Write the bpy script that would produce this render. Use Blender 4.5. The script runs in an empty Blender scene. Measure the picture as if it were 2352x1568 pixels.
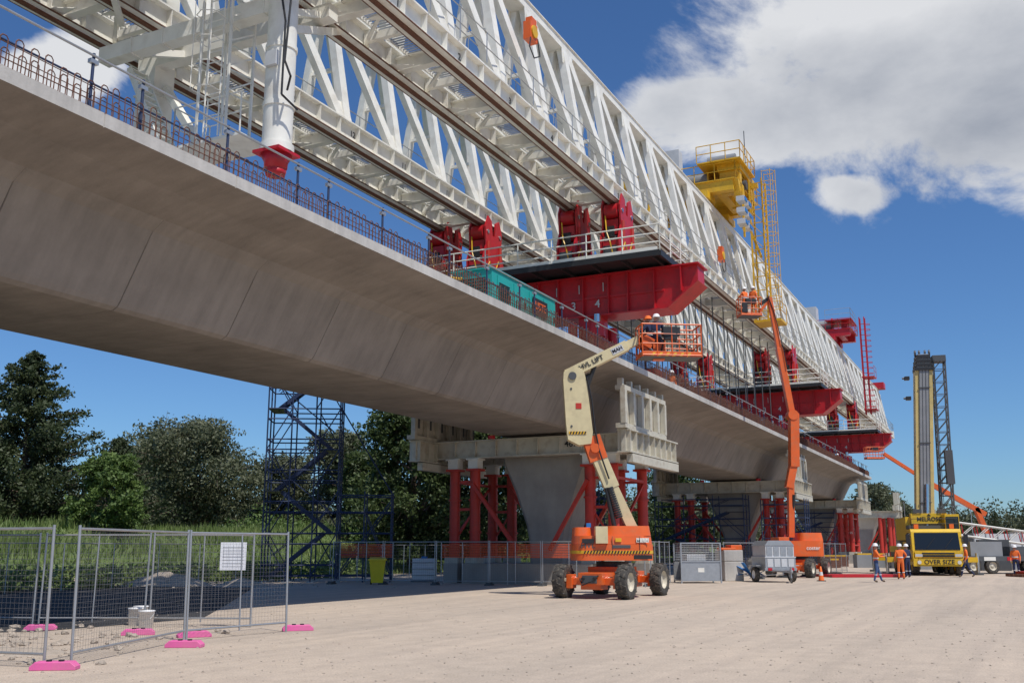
import bpy, math, random, numpy as np
from mathutils import Vector, Matrix
random.seed(7); rng=np.random.default_rng(7)
scene=bpy.context.scene
scene.view_settings.view_transform='Standard'
try: scene.view_settings.look='None'
except: pass
scene.view_settings.exposure=0
COL=scene.collection
TH=math.atan2(0.8943,0.4475)   # bridge heading
def W(s,t): return (.4475*s-.8943*t, .8943*s+.4475*t)

# ---------------- materials ----------------
def nodes_mat(name):
    m=bpy.data.materials.new(name); m.use_nodes=True
    nt=m.node_tree; b=nt.nodes['Principled BSDF']
    return m,nt,b
def mat(name,col,rough=.6,metal=0,var=.12,scale=1.5,bump=0.0,bscale=30,dirt=None,dirtamt=.35):
    m,nt,b=nodes_mat(name); N=nt.nodes; L=nt.links
    tc=N.new('ShaderNodeTexCoord'); nz=N.new('ShaderNodeTexNoise')
    nz.inputs['Scale'].default_value=scale; nz.inputs['Detail'].default_value=6; nz.inputs['Roughness'].default_value=.65
    L.new(tc.outputs['Object'],nz.inputs['Vector'])
    r=N.new('ShaderNodeValToRGB'); r.color_ramp.elements[0].position=.3; r.color_ramp.elements[1].position=.7
    c=Vector(col)
    r.color_ramp.elements[0].color=(*(c*(1-var)),1); r.color_ramp.elements[1].color=(*[min(1,x*(1+var*.6)) for x in c],1)
    L.new(nz.outputs['Fac'],r.inputs['Fac'])
    out=r.outputs['Color']
    if dirt:
        n2=N.new('ShaderNodeTexNoise'); n2.inputs['Scale'].default_value=scale*2.7; n2.inputs['Detail'].default_value=8
        L.new(tc.outputs['Object'],n2.inputs['Vector'])
        r2=N.new('ShaderNodeValToRGB'); r2.color_ramp.elements[0].position=.5; r2.color_ramp.elements[1].position=.75
        r2.color_ramp.elements[0].color=(0,0,0,1); r2.color_ramp.elements[1].color=(dirtamt,)*3+(1,)
        L.new(n2.outputs['Fac'],r2.inputs['Fac'])
        mx=N.new('ShaderNodeMixRGB'); mx.inputs['Color2'].default_value=(*dirt,1)
        L.new(r2.outputs['Color'],mx.inputs['Fac']); L.new(out,mx.inputs['Color1']); out=mx.outputs['Color']
    L.new(out,b.inputs['Base Color'])
    b.inputs['Roughness'].default_value=rough; b.inputs['Metallic'].default_value=metal
    if bump:
        n3=N.new('ShaderNodeTexNoise'); n3.inputs['Scale'].default_value=bscale; n3.inputs['Detail'].default_value=5
        L.new(tc.outputs['Object'],n3.inputs['Vector'])
        bp=N.new('ShaderNodeBump'); bp.inputs['Strength'].default_value=bump; bp.inputs['Distance'].default_value=.05
        L.new(n3.outputs['Fac'],bp.inputs['Height']); L.new(bp.outputs['Normal'],b.inputs['Normal'])
    return m
WHITE=mat('white_paint_steel',(.80,.785,.72),.5,dirt=(.46,.40,.31),dirtamt=.4,scale=.8)
CREAM=mat('cream_steel',(.54,.51,.42),.55,dirt=(.3,.22,.14),dirtamt=.55,scale=1.2)
RED=mat('red_paint',(.50,.012,.02),.4,dirt=(.14,.03,.03),dirtamt=.45)
REDLEG=mat('red_leg_paint',(.52,.035,.02),.5,dirt=(.15,.05,.03))
YEL=mat('yellow_paint',(.72,.42,.02),.45,dirt=(.3,.18,.05))
YELC=mat('crane_yellow',(.74,.47,.02),.35,dirt=(.35,.25,.08))
CRM2=mat('crane_boom_cream',(.62,.48,.18),.4,dirt=(.3,.25,.15))
ORG=mat('orange_paint',(.74,.125,.02),.4,dirt=(.4,.2,.1),dirtamt=.4)
BOOMC=mat('boom_cream',(.66,.57,.34),.45,dirt=(.4,.32,.2),dirtamt=.35)
BLUE=mat('blue_scaffold_paint',(.02,.037,.10),.5,dirt=(.08,.08,.08))
RUST=mat('rusty_steel',(.15,.065,.042),.85,var=.35,scale=8)
GALV=mat('galvanised_steel',(.42,.43,.44),.4,metal=.6,scale=6)
WIRE=mat('fence_wire',(.18,.18,.19),.55,metal=.3,scale=6)
BLACK=mat('black_steel',(.02,.02,.022),.5)
RUBBER=mat('tyre_rubber',(.05,.045,.04),.85,dirt=(.25,.21,.16),dirtamt=.6,scale=5)
RIM=mat('rim_paint',(.55,.5,.4),.5)
DARKG=mat('dark_grey',(.08,.085,.09),.5)
MIDG=mat('mid_grey',(.25,.26,.27),.5)
LGREY=mat('light_grey_panel',(.55,.56,.57),.5)
GLASS=mat('dark_glass',(.015,.02,.025),.08,var=.02)
TEAL=mat('teal_paint',(.02,.34,.31),.4)
PINK=mat('pink_plastic',(.78,.14,.38),.55,dirt=(.4,.25,.2))
WPLAS=mat('white_plastic',(.8,.8,.8),.4)
SKIN=mat('skin',(.45,.25,.17),.6)
HIVIS=mat('hivis_orange_cloth',(.85,.17,.03),.8)
NAVY=mat('navy_cloth',(.02,.03,.08),.85)
JEAN=mat('blue_jeans',(.06,.1,.22),.85)
BOOT=mat('boots',(.12,.08,.05),.8)
REFL=mat('reflective_tape',(.7,.7,.68),.3)
CHROME=mat('chrome_rod',(.6,.6,.6),.2,metal=1)
YPLAS=mat('yellow_bin_plastic',(.8,.6,.02),.4)
MESHO=mat('orange_barrier_mesh',(.75,.12,.03),.7)
BARK=mat('bark',(.16,.12,.09),.9,var=.4,scale=4)
ROCK=mat('rock',(.42,.355,.29),.9,var=.3,scale=3,bump=.4)
PAPER=mat('notice_paper',(.78,.8,.84),.6,var=.03)
BLUEP=mat('blue_plastic',(.02,.18,.5),.5)

def concrete(name,base,seg=0.0,off=0.0,segamt=.12):
    m,nt,b=nodes_mat(name); N=nt.nodes; L=nt.links
    tc=N.new('ShaderNodeTexCoord')
    def noise(scale,det,vec=None,ms=None):
        n=N.new('ShaderNodeTexNoise'); n.inputs['Scale'].default_value=scale; n.inputs['Detail'].default_value=det; n.inputs['Roughness'].default_value=.6
        src=tc.outputs['Object']
        if ms:
            mp=N.new('ShaderNodeMapping'); mp.inputs['Scale'].default_value=ms; L.new(src,mp.inputs['Vector']); src=mp.outputs['Vector']
        L.new(src,n.inputs['Vector']); return n.outputs['Fac']
    def math_(op,a,c):
        n=N.new('ShaderNodeMath'); n.operation=op
        for i,v in enumerate((a,c)):
            if isinstance(v,(int,float)): n.inputs[i].default_value=v
            else: L.new(v,n.inputs[i])
        return n.outputs[0]
    n1=noise(.6,8); n2=noise(1.0,6,ms=(3.5,1.0,.22)); n3=noise(14,4); n4=noise(.22,4)
    v=math_('ADD',math_('MULTIPLY',n1,.8),math_('MULTIPLY',n2,.65)); v=math_('ADD',v,math_('MULTIPLY',n3,.12)); v=math_('ADD',v,math_('MULTIPLY',n4,.4))
    v=math_('ADD',v,.02)
    if seg:
        sp=N.new('ShaderNodeSeparateXYZ'); L.new(tc.outputs['Object'],sp.inputs[0])
        fl=math_('FLOOR',math_('DIVIDE',math_('SUBTRACT',sp.outputs[0],off),seg),0)
        wn=N.new('ShaderNodeTexWhiteNoise'); wn.noise_dimensions='1D'; L.new(fl,wn.inputs['W'])
        v=math_('ADD',v,math_('MULTIPLY',math_('SUBTRACT',wn.outputs['Value'],.5),segamt))
    mx=N.new('ShaderNodeMixRGB'); mx.blend_type='MULTIPLY'; mx.inputs['Fac'].default_value=1
    mx.inputs['Color1'].default_value=(*base,1); L.new(v,mx.inputs['Color2'])
    L.new(mx.outputs[0],b.inputs['Base Color']); b.inputs['Roughness'].default_value=.8
    bp=N.new('ShaderNodeBump'); bp.inputs['Strength'].default_value=.25; bp.inputs['Distance'].default_value=.03
    L.new(n3,bp.inputs['Height']); L.new(bp.outputs['Normal'],b.inputs['Normal'])
    return m
CONC=concrete('shaded_precast_concrete',(.235,.208,.182),3.5,15.4-3.5*8)  # girder concrete, shade of the webs and underside darkened into the colour
CONCF=concrete('lit_edge_concrete',(.45,.43,.40),3.5,15.4-3.5*8)  # same girder concrete in a lighter copy, sunlight on the edge painted in
CONCP=concrete('pier_concrete',(.33,.305,.27))

def ground_mat():
    m,nt,b=nodes_mat('gravel_ground'); N=nt.nodes; L=nt.links
    tc=N.new('ShaderNodeTexCoord')
    def noise(scale,det,ms=None,rough=.6):
        n=N.new('ShaderNodeTexNoise'); n.inputs['Scale'].default_value=scale; n.inputs['Detail'].default_value=det; n.inputs['Roughness'].default_value=rough
        src=tc.outputs['Object']
        if ms:
            mp0=N.new('ShaderNodeMapping'); mp0.inputs['Rotation'].default_value=(0,0,-TH); L.new(src,mp0.inputs['Vector'])
            mp=N.new('ShaderNodeMapping'); mp.inputs['Scale'].default_value=ms; L.new(mp0.outputs['Vector'],mp.inputs['Vector']); src=mp.outputs['Vector']
        L.new(src,n.inputs['Vector']); return n.outputs['Fac']
    def ramp(f,p0,p1,c0,c1):
        r=N.new('ShaderNodeValToRGB'); e=r.color_ramp.elements; e[0].position=p0;e[1].position=p1;e[0].color=(*c0,1);e[1].color=(*c1,1); L.new(f,r.inputs['Fac']); return r.outputs['Color']
    def mix(t,f,a,c):
        x=N.new('ShaderNodeMixRGB'); x.blend_type=t
        if isinstance(f,float): x.inputs['Fac'].default_value=f
        else: L.new(f,x.inputs['Fac'])
        L.new(a,x.inputs['Color1']); L.new(c,x.inputs['Color2']); return x.outputs['Color']
    big=ramp(noise(.12,6),.3,.7,(.60,.50,.405),(.50,.425,.355))
    tracks=ramp(noise(.5,4,ms=(.07,.9,1)),.36,.64,(1.03,1.02,1.01),(.87,.87,.87))
    c=mix('MULTIPLY',1.0,big,tracks)
    tr2=ramp(noise(2.0,3,ms=(.06,1.1,1)),.45,.62,(1.02,1.02,1.01),(.94,.94,.94)); c=mix('MULTIPLY',1.0,c,tr2)
    med=ramp(noise(2.2,8,rough=.7),.35,.65,(.90,.89,.88),(1.05,1.04,1.03)); c=mix('MULTIPLY',1.0,c,med)
    sp=ramp(noise(34,3,rough=.8),.38,.62,(.74,.73,.72),(1.12,1.12,1.11)); c=mix('MULTIPLY',.75,c,sp)
    vo=N.new('ShaderNodeTexVoronoi'); vo.inputs['Scale'].default_value=22; L.new(tc.outputs['Object'],vo.inputs['Vector'])
    vr=ramp(vo.outputs['Distance'],.05,.4,(1.12,1.1,1.08),(.93,.93,.93)); c=mix('MULTIPLY',.6,c,vr)
    ge=N.new('ShaderNodeVectorMath'); ge.operation='LENGTH'; L.new(tc.outputs['Object'],ge.inputs[0])
    mr=N.new('ShaderNodeMapRange'); mr.inputs['From Min'].default_value=170; mr.inputs['From Max'].default_value=230; L.new(ge.outputs['Value'],mr.inputs['Value'])
    gr=ramp(noise(.05,5),.3,.7,(.09,.12,.04),(.2,.18,.09)); c=mix('MIX',mr.outputs[0],c,gr)
    L.new(c,b.inputs['Base Color']); b.inputs['Roughness'].default_value=.95
    bp=N.new('ShaderNodeBump'); bp.inputs['Strength'].default_value=.45; bp.inputs['Distance'].default_value=.04
    h=N.new('ShaderNodeMath'); h.operation='ADD'; L.new(noise(12,6,rough=.75),h.inputs[0]); L.new(noise(1.0,4,ms=(.3,1.2,1)),h.inputs[1])
    L.new(h.outputs[0],bp.inputs['Height']); L.new(bp.outputs['Normal'],b.inputs['Normal'])
    return m
GROUND=ground_mat()
ASPH=mat('dark_asphalt',(.028,.027,.027),.9,var=.3,scale=2,bump=.3,dirt=(.1,.085,.07),dirtamt=.2)
GRASSB=mat('grass_soil',(.10,.15,.04),.95,var=.4,scale=.7,bump=.5,bscale=6,dirt=(.2,.17,.08),dirtamt=.5)

def leafmat(name,c1,c2):
    m,nt,b=nodes_mat(name); N=nt.nodes; L=nt.links
    g=N.new('ShaderNodeNewGeometry'); tc=N.new('ShaderNodeTexCoord')
    nz=N.new('ShaderNodeTexNoise'); nz.inputs['Scale'].default_value=.7; nz.inputs['Detail'].default_value=3; L.new(tc.outputs['Object'],nz.inputs['Vector'])
    a=N.new('ShaderNodeMath'); a.operation='MULTIPLY_ADD'; a.inputs[1].default_value=.45; L.new(g.outputs['Random Per Island'],a.inputs[0]); 
    s=N.new('ShaderNodeMath'); s.operation='MULTIPLY_ADD'; s.inputs[1].default_value=1.6; s.inputs[2].default_value=-.52; L.new(nz.outputs['Fac'],s.inputs[0]); L.new(s.outputs[0],a.inputs[2])
    r=N.new('ShaderNodeMixRGB'); r.use_clamp=True; r.inputs['Color1'].default_value=(*c1,1); r.inputs['Color2'].default_value=(*c2,1); L.new(a.outputs[0],r.inputs['Fac'])
    L.new(r.outputs[0],b.inputs['Base Color']); b.inputs['Roughness'].default_value=.6
    tr=N.new('ShaderNodeBsdfTranslucent'); L.new(r.outputs[0],tr.inputs['Color'])
    mx=N.new('ShaderNodeMixShader'); mx.inputs[0].default_value=.3; L.new(b.outputs[0],mx.inputs[1]); L.new(tr.outputs[0],mx.inputs[2])
    L.new(mx.outputs[0],N['Material Output'].inputs['Surface'])
    return m
LEAF_E=leafmat('eucalypt_leaves',(.06,.075,.035),(.18,.195,.11))
LEAF_G=leafmat('green_leaves',(.05,.10,.025),(.17,.25,.06))
LEAF_C=leafmat('conifer_needles',(.022,.04,.016),(.085,.11,.04))
LEAF_D=leafmat('dark_leaves',(.03,.055,.018),(.11,.155,.045))
GRASSL=leafmat('grass_blades',(.09,.16,.03),(.25,.31,.11))

# ---------------- mesh builder ----------------
class MB:
    def __init__(s,name,loc=(0,0,0),rz=0.0):
        s.name=name;s.loc=loc;s.rz=rz;s.v=[];s.f=[];s.m=[];s.sm=[];s.mats=[]
    def mi(s,m):
        if m not in s.mats: s.mats.append(m)
        return s.mats.index(m)
    def add(s,vs,fs,m,smooth=False):
        o=len(s.v); s.v.extend([tuple(v) for v in vs]); k=s.mi(m)
        for f in fs: s.f.append(tuple(i+o for i in f)); s.m.append(k); s.sm.append(smooth)
    def box(s,x0,x1,y0,y1,z0,z1,m):
        s.add([(x0,y0,z0),(x1,y0,z0),(x1,y1,z0),(x0,y1,z0),(x0,y0,z1),(x1,y0,z1),(x1,y1,z1),(x0,y1,z1)],
              [(0,3,2,1),(4,5,6,7),(0,1,5,4),(1,2,6,5),(2,3,7,6),(3,0,4,7)],m)
    def beam(s,p,q,w,h,m,up=(0,0,1)):
        p=Vector(p);q=Vector(q);d=(q-p)
        if d.length<1e-6:return
        d.normalize();u=Vector(up)
        if abs(d.dot(u))>.98:u=Vector((1,0,0))
        r=d.cross(u).normalized();u=r.cross(d).normalized();r=r*(w/2);u=u*(h/2)
        vs=[p-r-u,p+r-u,p+r+u,p-r+u,q-r-u,q+r-u,q+r+u,q-r+u]
        s.add(vs,[(0,1,2,3),(7,6,5,4),(0,4,5,1),(1,5,6,2),(2,6,7,3),(3,7,4,0)],m)
    def tube(s,p,q,r,m,n=8,r2=None,cap=True):
        p=Vector(p);q=Vector(q);d=(q-p)
        if d.length<1e-6:return
        d.normalize();u=Vector((0,0,1))
        if abs(d.dot(u))>.95:u=Vector((1,0,0))
        a=d.cross(u).normalized();b=d.cross(a).normalized();r2=r if r2 is None else r2
        vs=[];
        for k in range(n):
            c=math.cos(2*math.pi*k/n);e=math.sin(2*math.pi*k/n);w=a*c+b*e
            vs.append(p+w*r);vs.append(q+w*r2)
        fs=[(2*k,2*((k+1)%n),2*((k+1)%n)+1,2*k+1) for k in range(n)]
        s.add(vs,fs,m,n>5)
        if cap:
            s.add([vs[2*k] for k in range(n)],[tuple(range(n))[::-1]],m); s.add([vs[2*k+1] for k in range(n)],[tuple(range(n))],m)
    def path(s,pts,r,m,n=6):
        for a,b in zip(pts[:-1],pts[1:]): s.tube(a,b,r,m,n,cap=False)
    def prism(s,pts,vec,m):
        n=len(pts);v=Vector(vec);a=[Vector(p) for p in pts];b=[p+v for p in a]
        s.add(a+b,[tuple(range(n))[::-1],tuple(range(n,2*n))]+[(i,(i+1)%n,n+(i+1)%n,n+i) for i in range(n)],m)
    def ibeam(s,p,q,w,h,m,tf=.05,tw=.05):
        p=Vector(p);q=Vector(q);z=Vector((0,0,1))
        s.beam(p+z*(h/2-tf/2),q+z*(h/2-tf/2),w,tf,m);s.beam(p-z*(h/2-tf/2),q-z*(h/2-tf/2),w,tf,m);s.beam(p,q,tw,h-2*tf,m)
    def lathe(s,c,axis,prof,m,n=24):
        c=Vector(c);ax=Vector(axis).normalized();u=Vector((0,0,1))
        if abs(ax.dot(u))>.95:u=Vector((1,0,0))
        a=ax.cross(u).normalized();b=ax.cross(a)
        vs=[];k=len(prof)
        for i in range(n):
            w=a*math.cos(2*math.pi*i/n)+b*math.sin(2*math.pi*i/n)
            for (r,l) in prof: vs.append(c+w*r+ax*l)
        fs=[(i*k+j,((i+1)%n)*k+j,((i+1)%n)*k+j+1,i*k+j+1) for i in range(n) for j in range(k-1)]
        s.add(vs,fs,m,True)
    def wheel(s,c,axis,R,w,tread=True,rim=None):
        rim=rim or RIM
        s.lathe(c,axis,[(R*.55,-w*.42),(R*.8,-w*.5),(R*.95,-w*.46),(R,-w*.3),(R,w*.3),(R*.95,w*.46),(R*.8,w*.5),(R*.55,w*.42)],RUBBER,28)
        s.lathe(c,axis,[(0,-w*.15),(R*.2,-w*.2),(R*.22,-w*.1),(R*.5,-w*.12),(R*.56,-w*.43)],rim,20)
        s.lathe(c,axis,[(0,w*.15),(R*.2,w*.2),(R*.22,w*.1),(R*.5,w*.12),(R*.56,w*.43)],rim,20)
        if tread:
            c=Vector(c);ax=Vector(axis).normalized();a=ax.cross(Vector((0,0,1))).normalized();b=ax.cross(a)
            for i in range(22):
                an=2*math.pi*i/22;wv=a*math.cos(an)+b*math.sin(an)
                an2=an+.16;wv2=a*math.cos(an2)+b*math.sin(an2)
                sd=1 if i%2 else -1
                s.beam(c+wv*R*.99+ax*(sd*w*.47),c+wv2*R*.99,R*.12,R*.09,RUBBER,up=wv)
    def rail(s,pts,h,m,r=.02,rows=2,post=1.8,n=5):
        for a,b in zip(pts[:-1],pts[1:]):
            a=Vector(a);b=Vector(b);L=(b-a).length;k=max(1,int(round(L/post)))
            for i in range(k+1):
                p=a.lerp(b,i/k); s.tube(p,p+Vector((0,0,h)),r,m,n)
            for j in range(rows):
                z=Vector((0,0,h*(j+1)/rows)); s.tube(a+z,b+z,r,m,n)
    def build(s,parent=None,bevel=0,recalc=False):
        me=bpy.data.meshes.new(s.name); me.from_pydata(s.v,[],s.f)
        for m in s.mats: me.materials.append(m)
        me.polygons.foreach_set('material_index',s.m); me.polygons.foreach_set('use_smooth',s.sm)
        me.update()
        if recalc:
            import bmesh
            bm=bmesh.new();bm.from_mesh(me);bmesh.ops.recalc_face_normals(bm,faces=bm.faces);bm.to_mesh(me);bm.free()
        ob=bpy.data.objects.new(s.name,me);COL.objects.link(ob);ob.location=s.loc;ob.rotation_euler=(0,0,s.rz)
        if parent: ob.parent=parent
        if bevel:
            bv=ob.modifiers.new('bev','BEVEL');bv.width=bevel;bv.segments=2;bv.limit_method='ANGLE';bv.angle_limit=math.radians(50)
        return ob
def text(parent,st,loc,right,up,size,m,name='lettering',ex=.004):
    cu=bpy.data.curves.new(name,'FONT');cu.body=st;cu.size=size;cu.extrude=ex;cu.align_x='CENTER';cu.align_y='CENTER';cu.offset=size*.012
    o=bpy.data.objects.new(name+'_tmp',cu);COL.objects.link(o)
    bpy.context.view_layer.update()
    me=bpy.data.meshes.new_from_object(o.evaluated_get(bpy.context.evaluated_depsgraph_get()))
    bpy.data.objects.remove(o)
    me.materials.clear();me.materials.append(m)
    ob=bpy.data.objects.new(name,me);COL.objects.link(ob);ob.parent=parent
    r=Vector(right).normalized();u=Vector(up).normalized();n=r.cross(u)
    M=Matrix((r,u,n)).transposed().to_4x4();M.translation=Vector(loc);ob.matrix_local=M
    return ob
def empty(name,loc=(0,0,0)):
    e=bpy.data.objects.new(name,None);COL.objects.link(e);e.location=loc;e.empty_display_size=.5;return e

# ---------------- ground ----------------
g=MB('ground');g.add([(-2500,-2500,0),(2500,-2500,0),(2500,2500,0),(-2500,2500,0)],[(0,1,2,3)],GROUND);g.build()
g=MB('asphalt_pavement')
g.add([(-9.3,20.2,.004),(-7.2,24.0,.004),(-8.3,30,.004),(-11.0,44,.004),(-34,48,.004),(-31,24,.004),(-14,19,.004)],[(0,1,2,3,4,5,6)],ASPH);g.build()

def icos():
    t=(1+5**.5)/2
    v=[(-1,t,0),(1,t,0),(-1,-t,0),(1,-t,0),(0,-1,t),(0,1,t),(0,-1,-t),(0,1,-t),(t,0,-1),(t,0,1),(-t,0,-1),(-t,0,1)]
    f=[(0,11,5),(0,5,1),(0,1,7),(0,7,10),(0,10,11),(1,5,9),(5,11,4),(11,10,2),(10,7,6),(7,1,8),(3,9,4),(3,4,2),(3,2,6),(3,6,8),(3,8,9),(4,9,5),(2,4,11),(6,2,10),(8,6,7),(9,8,1)]
    return np.array(v)/1.9,f
IV,IF=icos()
def stones(name,pts,smin,smax,m,flat=.6):
    b=MB(name)
    for (x,y,z) in pts:
        sc=smin+(smax-smin)*random.random()**3
        j=IV*(1+rng.uniform(-.25,.25,(12,1)))*sc*np.array([1,random.uniform(.6,1),flat])
        a=random.random()*6.28;c,s_=math.cos(a),math.sin(a)
        P=[(x+p[0]*c-p[1]*s_,y+p[0]*s_+p[1]*c,z+p[2]+sc*flat*.3) for p in j]
        b.add(P,IF,m)
    return b.build()
pts=[]
for i in range(6500):
    y=4.5+26*random.random()**1.6;x=random.uniform(-.58,.58)*y
    pts.append((x,y,0))
stones('gravel',pts,.005,.026,ROCK)
pts=[(random.gauss(-9.5,2.0),random.gauss(18.2,1.8),0) for _ in range(300)]+[(random.gauss(-13,2.5),random.gauss(44,1),0) for _ in range(160)]+[(random.gauss(-7.5,1.3),random.gauss(16,1.3),0) for _ in range(150)]
stones('rubble_stones',pts,.015,.12,ROCK)
b=MB('dirt_mound')
for (cx,cy,rx,ry,hh) in [(-15,44.5,2.6,1.2,.55),(-19.5,46,2.4,1.4,.5),(-11.5,43.5,1.5,.9,.35),(-10.2,18.0,1.6,.9,.12),(-7.9,16.2,1.5,1.0,.1)]:
    n=22;vs=[];fs=[]
    for i in range(n):
        for j in range(n):
            u=i/(n-1)*2-1;v=j/(n-1)*2-1;r=min(1,math.hypot(u,v))
            vs.append((cx+u*rx,cy+v*ry,-.03+hh*(math.cos(r*math.pi)*.5+.5)*(1+random.uniform(-.2,.2))))
    for i in range(n-1):
        for j in range(n-1): fs.append((i*n+j,(i+1)*n+j,(i+1)*n+j+1,i*n+j+1))
    b.add(vs,fs,ROCK)
b.build()

def bankz(s,t):
    k=min(1,max(0,(t-36)/13));k=k*k*(3-2*k)
    return -.25+2.75*k+ (.25*math.sin(s*.21+t*.13)+.2*math.sin(s*.07-t*.31)+.08*math.sin(s*.9+t*.7))*k
b=MB('grass_bank',rz=TH);n1=np.arange(-80,300,2.5);n2=np.arange(34,150,1.6)
vs=[(s,t,bankz(s,t)) for s in n1 for t in n2];k=len(n2)
b.add(vs,[(i*k+j,(i+1)*k+j,(i+1)*k+j+1,i*k+j+1) for i in range(len(n1)-1) for j in range(k-1)],GRASSB,True);b.build()

def quadmesh(name,V,m,parent=None,nv=4,rz=0):
    n=V.shape[0];me=bpy.data.meshes.new(name)
    me.vertices.add(n*nv);me.vertices.foreach_set('co',V.reshape(-1).astype(np.float32))
    me.loops.add(n*nv);me.loops.foreach_set('vertex_index',np.arange(n*nv,dtype=np.int32))
    me.polygons.add(n);me.polygons.foreach_set('loop_start',np.arange(0,n*nv,nv,dtype=np.int32))
    try: me.polygons.foreach_set('loop_total',np.full(n,nv,dtype=np.int32))
    except Exception: pass
    me.materials.append(m);me.update(calc_edges=True);me.validate()
    ob=bpy.data.objects.new(name,me);COL.objects.link(ob);ob.rotation_euler=(0,0,rz)
    if parent: ob.parent=parent
    return ob
def leafquads(C,size):
    n=len(C);a=rng.normal(size=(n,3));a/=np.linalg.norm(a,axis=1)[:,None]
    b=rng.normal(size=(n,3));b-=a*(a*b).sum(1)[:,None];b/=np.linalg.norm(b,axis=1)[:,None]
    s=(size*rng.uniform(.5,1.2,n))[:,None];a=a*s;b=b*s*.55
    return np.stack([C-a,C-b,C+a,C+b],1)
n=90000
S=rng.uniform(5,120,n);T=35.5+rng.random(n)**1.3*30
Z=np.array([bankz(s,t) for s,t in zip(S,T)])
Z=np.maximum(Z,0)
clump=(np.sin(S*.8)+np.sin(T*1.1+S*.3)+rng.normal(size=n)*.6)
H=np.clip(.45+.2*clump,.15,1.2);an=rng.uniform(0,6.28,n);w=.05
lean=rng.normal(size=(n,2))*.15
B=np.stack([S,T,Z],1);dx=np.stack([np.cos(an)*w,np.sin(an)*w,0*an],1)
tip=B+np.stack([lean[:,0],lean[:,1],H],1)
quadmesh('tall_grass',np.stack([B-dx,B+dx,tip],1),GRASSL,nv=3,rz=TH)
n=16000;S=rng.uniform(18,50,n);T=rng.uniform(33,38,n);k=(np.sin(S*1.3)+np.sin(T*2+S))>-.1
C=np.stack([S[k],T[k],rng.uniform(0,.9,k.sum())],1);quadmesh('weeds',leafquads(C,.14),GRASSL,rz=TH)

# ---------------- trees ----------------
def tree(name,x,y,z0,h,w,nl,lm,seed,low=.3,ncl=22,leaf=.22,wy=None):
    rs=np.random.default_rng(seed);random.seed(seed)
    root=empty(name,(x,y,z0))
    wy=wy or w
    cl=[]
    for i in range(ncl):
        zz=low+(1-low)*(i+.5)/ncl
        prof=math.sin(min(1,(zz-low)/(1-low)*.92+.1)*math.pi)**.55
        a=i*2.4+rs.uniform(-.5,.5);rr=prof*rs.uniform(.25,1.0)
        cr=rs.uniform(.10,.21)*w
        cl.append((math.cos(a)*rr*w*.43,math.sin(a)*rr*wy*.43,min(zz*h,h-cr*.8),cr))
    tb=MB('trunk_and_limbs');r0=h*.028
    prev=Vector((0,0,-.3));K=6
    spine=[prev]
    for i in range(1,K+1):
        p=Vector((rs.uniform(-.15,.15)*h*.1,rs.uniform(-.15,.15)*h*.1,h*.85*i/K));tb.tube(prev,p,r0*(1-(i-1)/K*.8),BARK,8,r0*(1-i/K*.8));prev=p;spine.append(p)
    for (cx,cy,cz,cr) in cl:
        k=max(1,min(K-1,int(cz/(h*.85)*K*.75)));p=spine[k];q=Vector((cx,cy,cz));mid=p.lerp(q,.5)+Vector((0,0,-.05*h*rs.random()))
        tb.tube(p,mid,r0*.35,BARK,5,r0*.22);tb.tube(mid,q,r0*.22,BARK,5,r0*.08)
        for _ in range(3):
            e=q+Vector(rs.normal(size=3))*cr*.6;tb.tube(mid.lerp(q,.6),e,r0*.1,BARK,4,.01)
    tb.build(root)
    wt=np.array([c[3]**2 for c in cl]);wt/=wt.sum();idx=rs.choice(len(cl),nl,p=wt)
    A=np.array(cl)[idx];d=rs.normal(size=(nl,3));d/=np.linalg.norm(d,axis=1)[:,None]
    rad=(rs.random(nl)**.45)*(1+.4*np.sin(d[:,0]*5+A[:,0]*3)*np.sin(d[:,2]*6+A[:,1]*2))
    P=A[:,:3]+d*(A[:,3]*rad)[:,None]*np.array([1,1,.72]);P[:,2]=np.maximum(P[:,2],h*.08)
    quadmesh('foliage',leafquads(P,leaf),lm,root)
def conifer(name,x,y,z0,h,w,nl,seed):
    rs=np.random.default_rng(seed);root=empty(name,(x,y,z0));tb=MB('trunk_and_limbs');tb.tube((0,0,-.3),(0,0,h*.97),h*.022,BARK,8,.03)
    nb=150;Ps=[]
    for i in range(nb):
        f=(i+.5)/nb;z=h*(.05+.93*f);L=w*.5*(1-f)**.75*rs.uniform(.55,1.25)+.15;a=i*2.399+rs.uniform(-.3,.3)
        up=rs.uniform(.1,.45);q=Vector((math.cos(a)*L,math.sin(a)*L,z+L*up))
        tb.tube((0,0,z),q,.05*(1-f)+.02,BARK,4,.01)
        n=int(nl/nb*(.4+1.2*(1-f)));u=rs.uniform(.2,1.05,n)
        P=np.array([0,0,z])+np.outer(u,np.array([q.x,q.y,q.z-z]));P+=rs.normal(size=(n,3))*(.10+.20*(1-f))*np.array([1,1,.8]);P[:,2]-=u*u*.15
        Ps.append(P)
    tb.build(root);quadmesh('foliage',leafquads(np.concatenate(Ps),.12),LEAF_C,root)
conifer('conifer_tree',-29.3,60,2.3,11.2,10.5,44000,1)
conifer('conifer_tree',-34.5,61,2.3,10,8,22000,2)
conifer('conifer_tree',-26,66,2.3,6.5,7,16000,3)
tree('bushy_tree',-22.8,57,1.9,5.1,4.6,15000,LEAF_G,4,low=.12,ncl=16,leaf=.12)
tree('eucalyptus_tree',-27.0,86,2.4,10.4,12.5,34000,LEAF_E,5,low=.15,ncl=42,leaf=.16)
tree('eucalyptus_tree',-21,94,2.4,8.0,9,18000,LEAF_E,6,low=.08,ncl=24,leaf=.17)
tree('eucalyptus_tree',-14.5,88,1.5,10.4,9,26000,LEAF_E,7,low=.08,ncl=30,leaf=.17)
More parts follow.
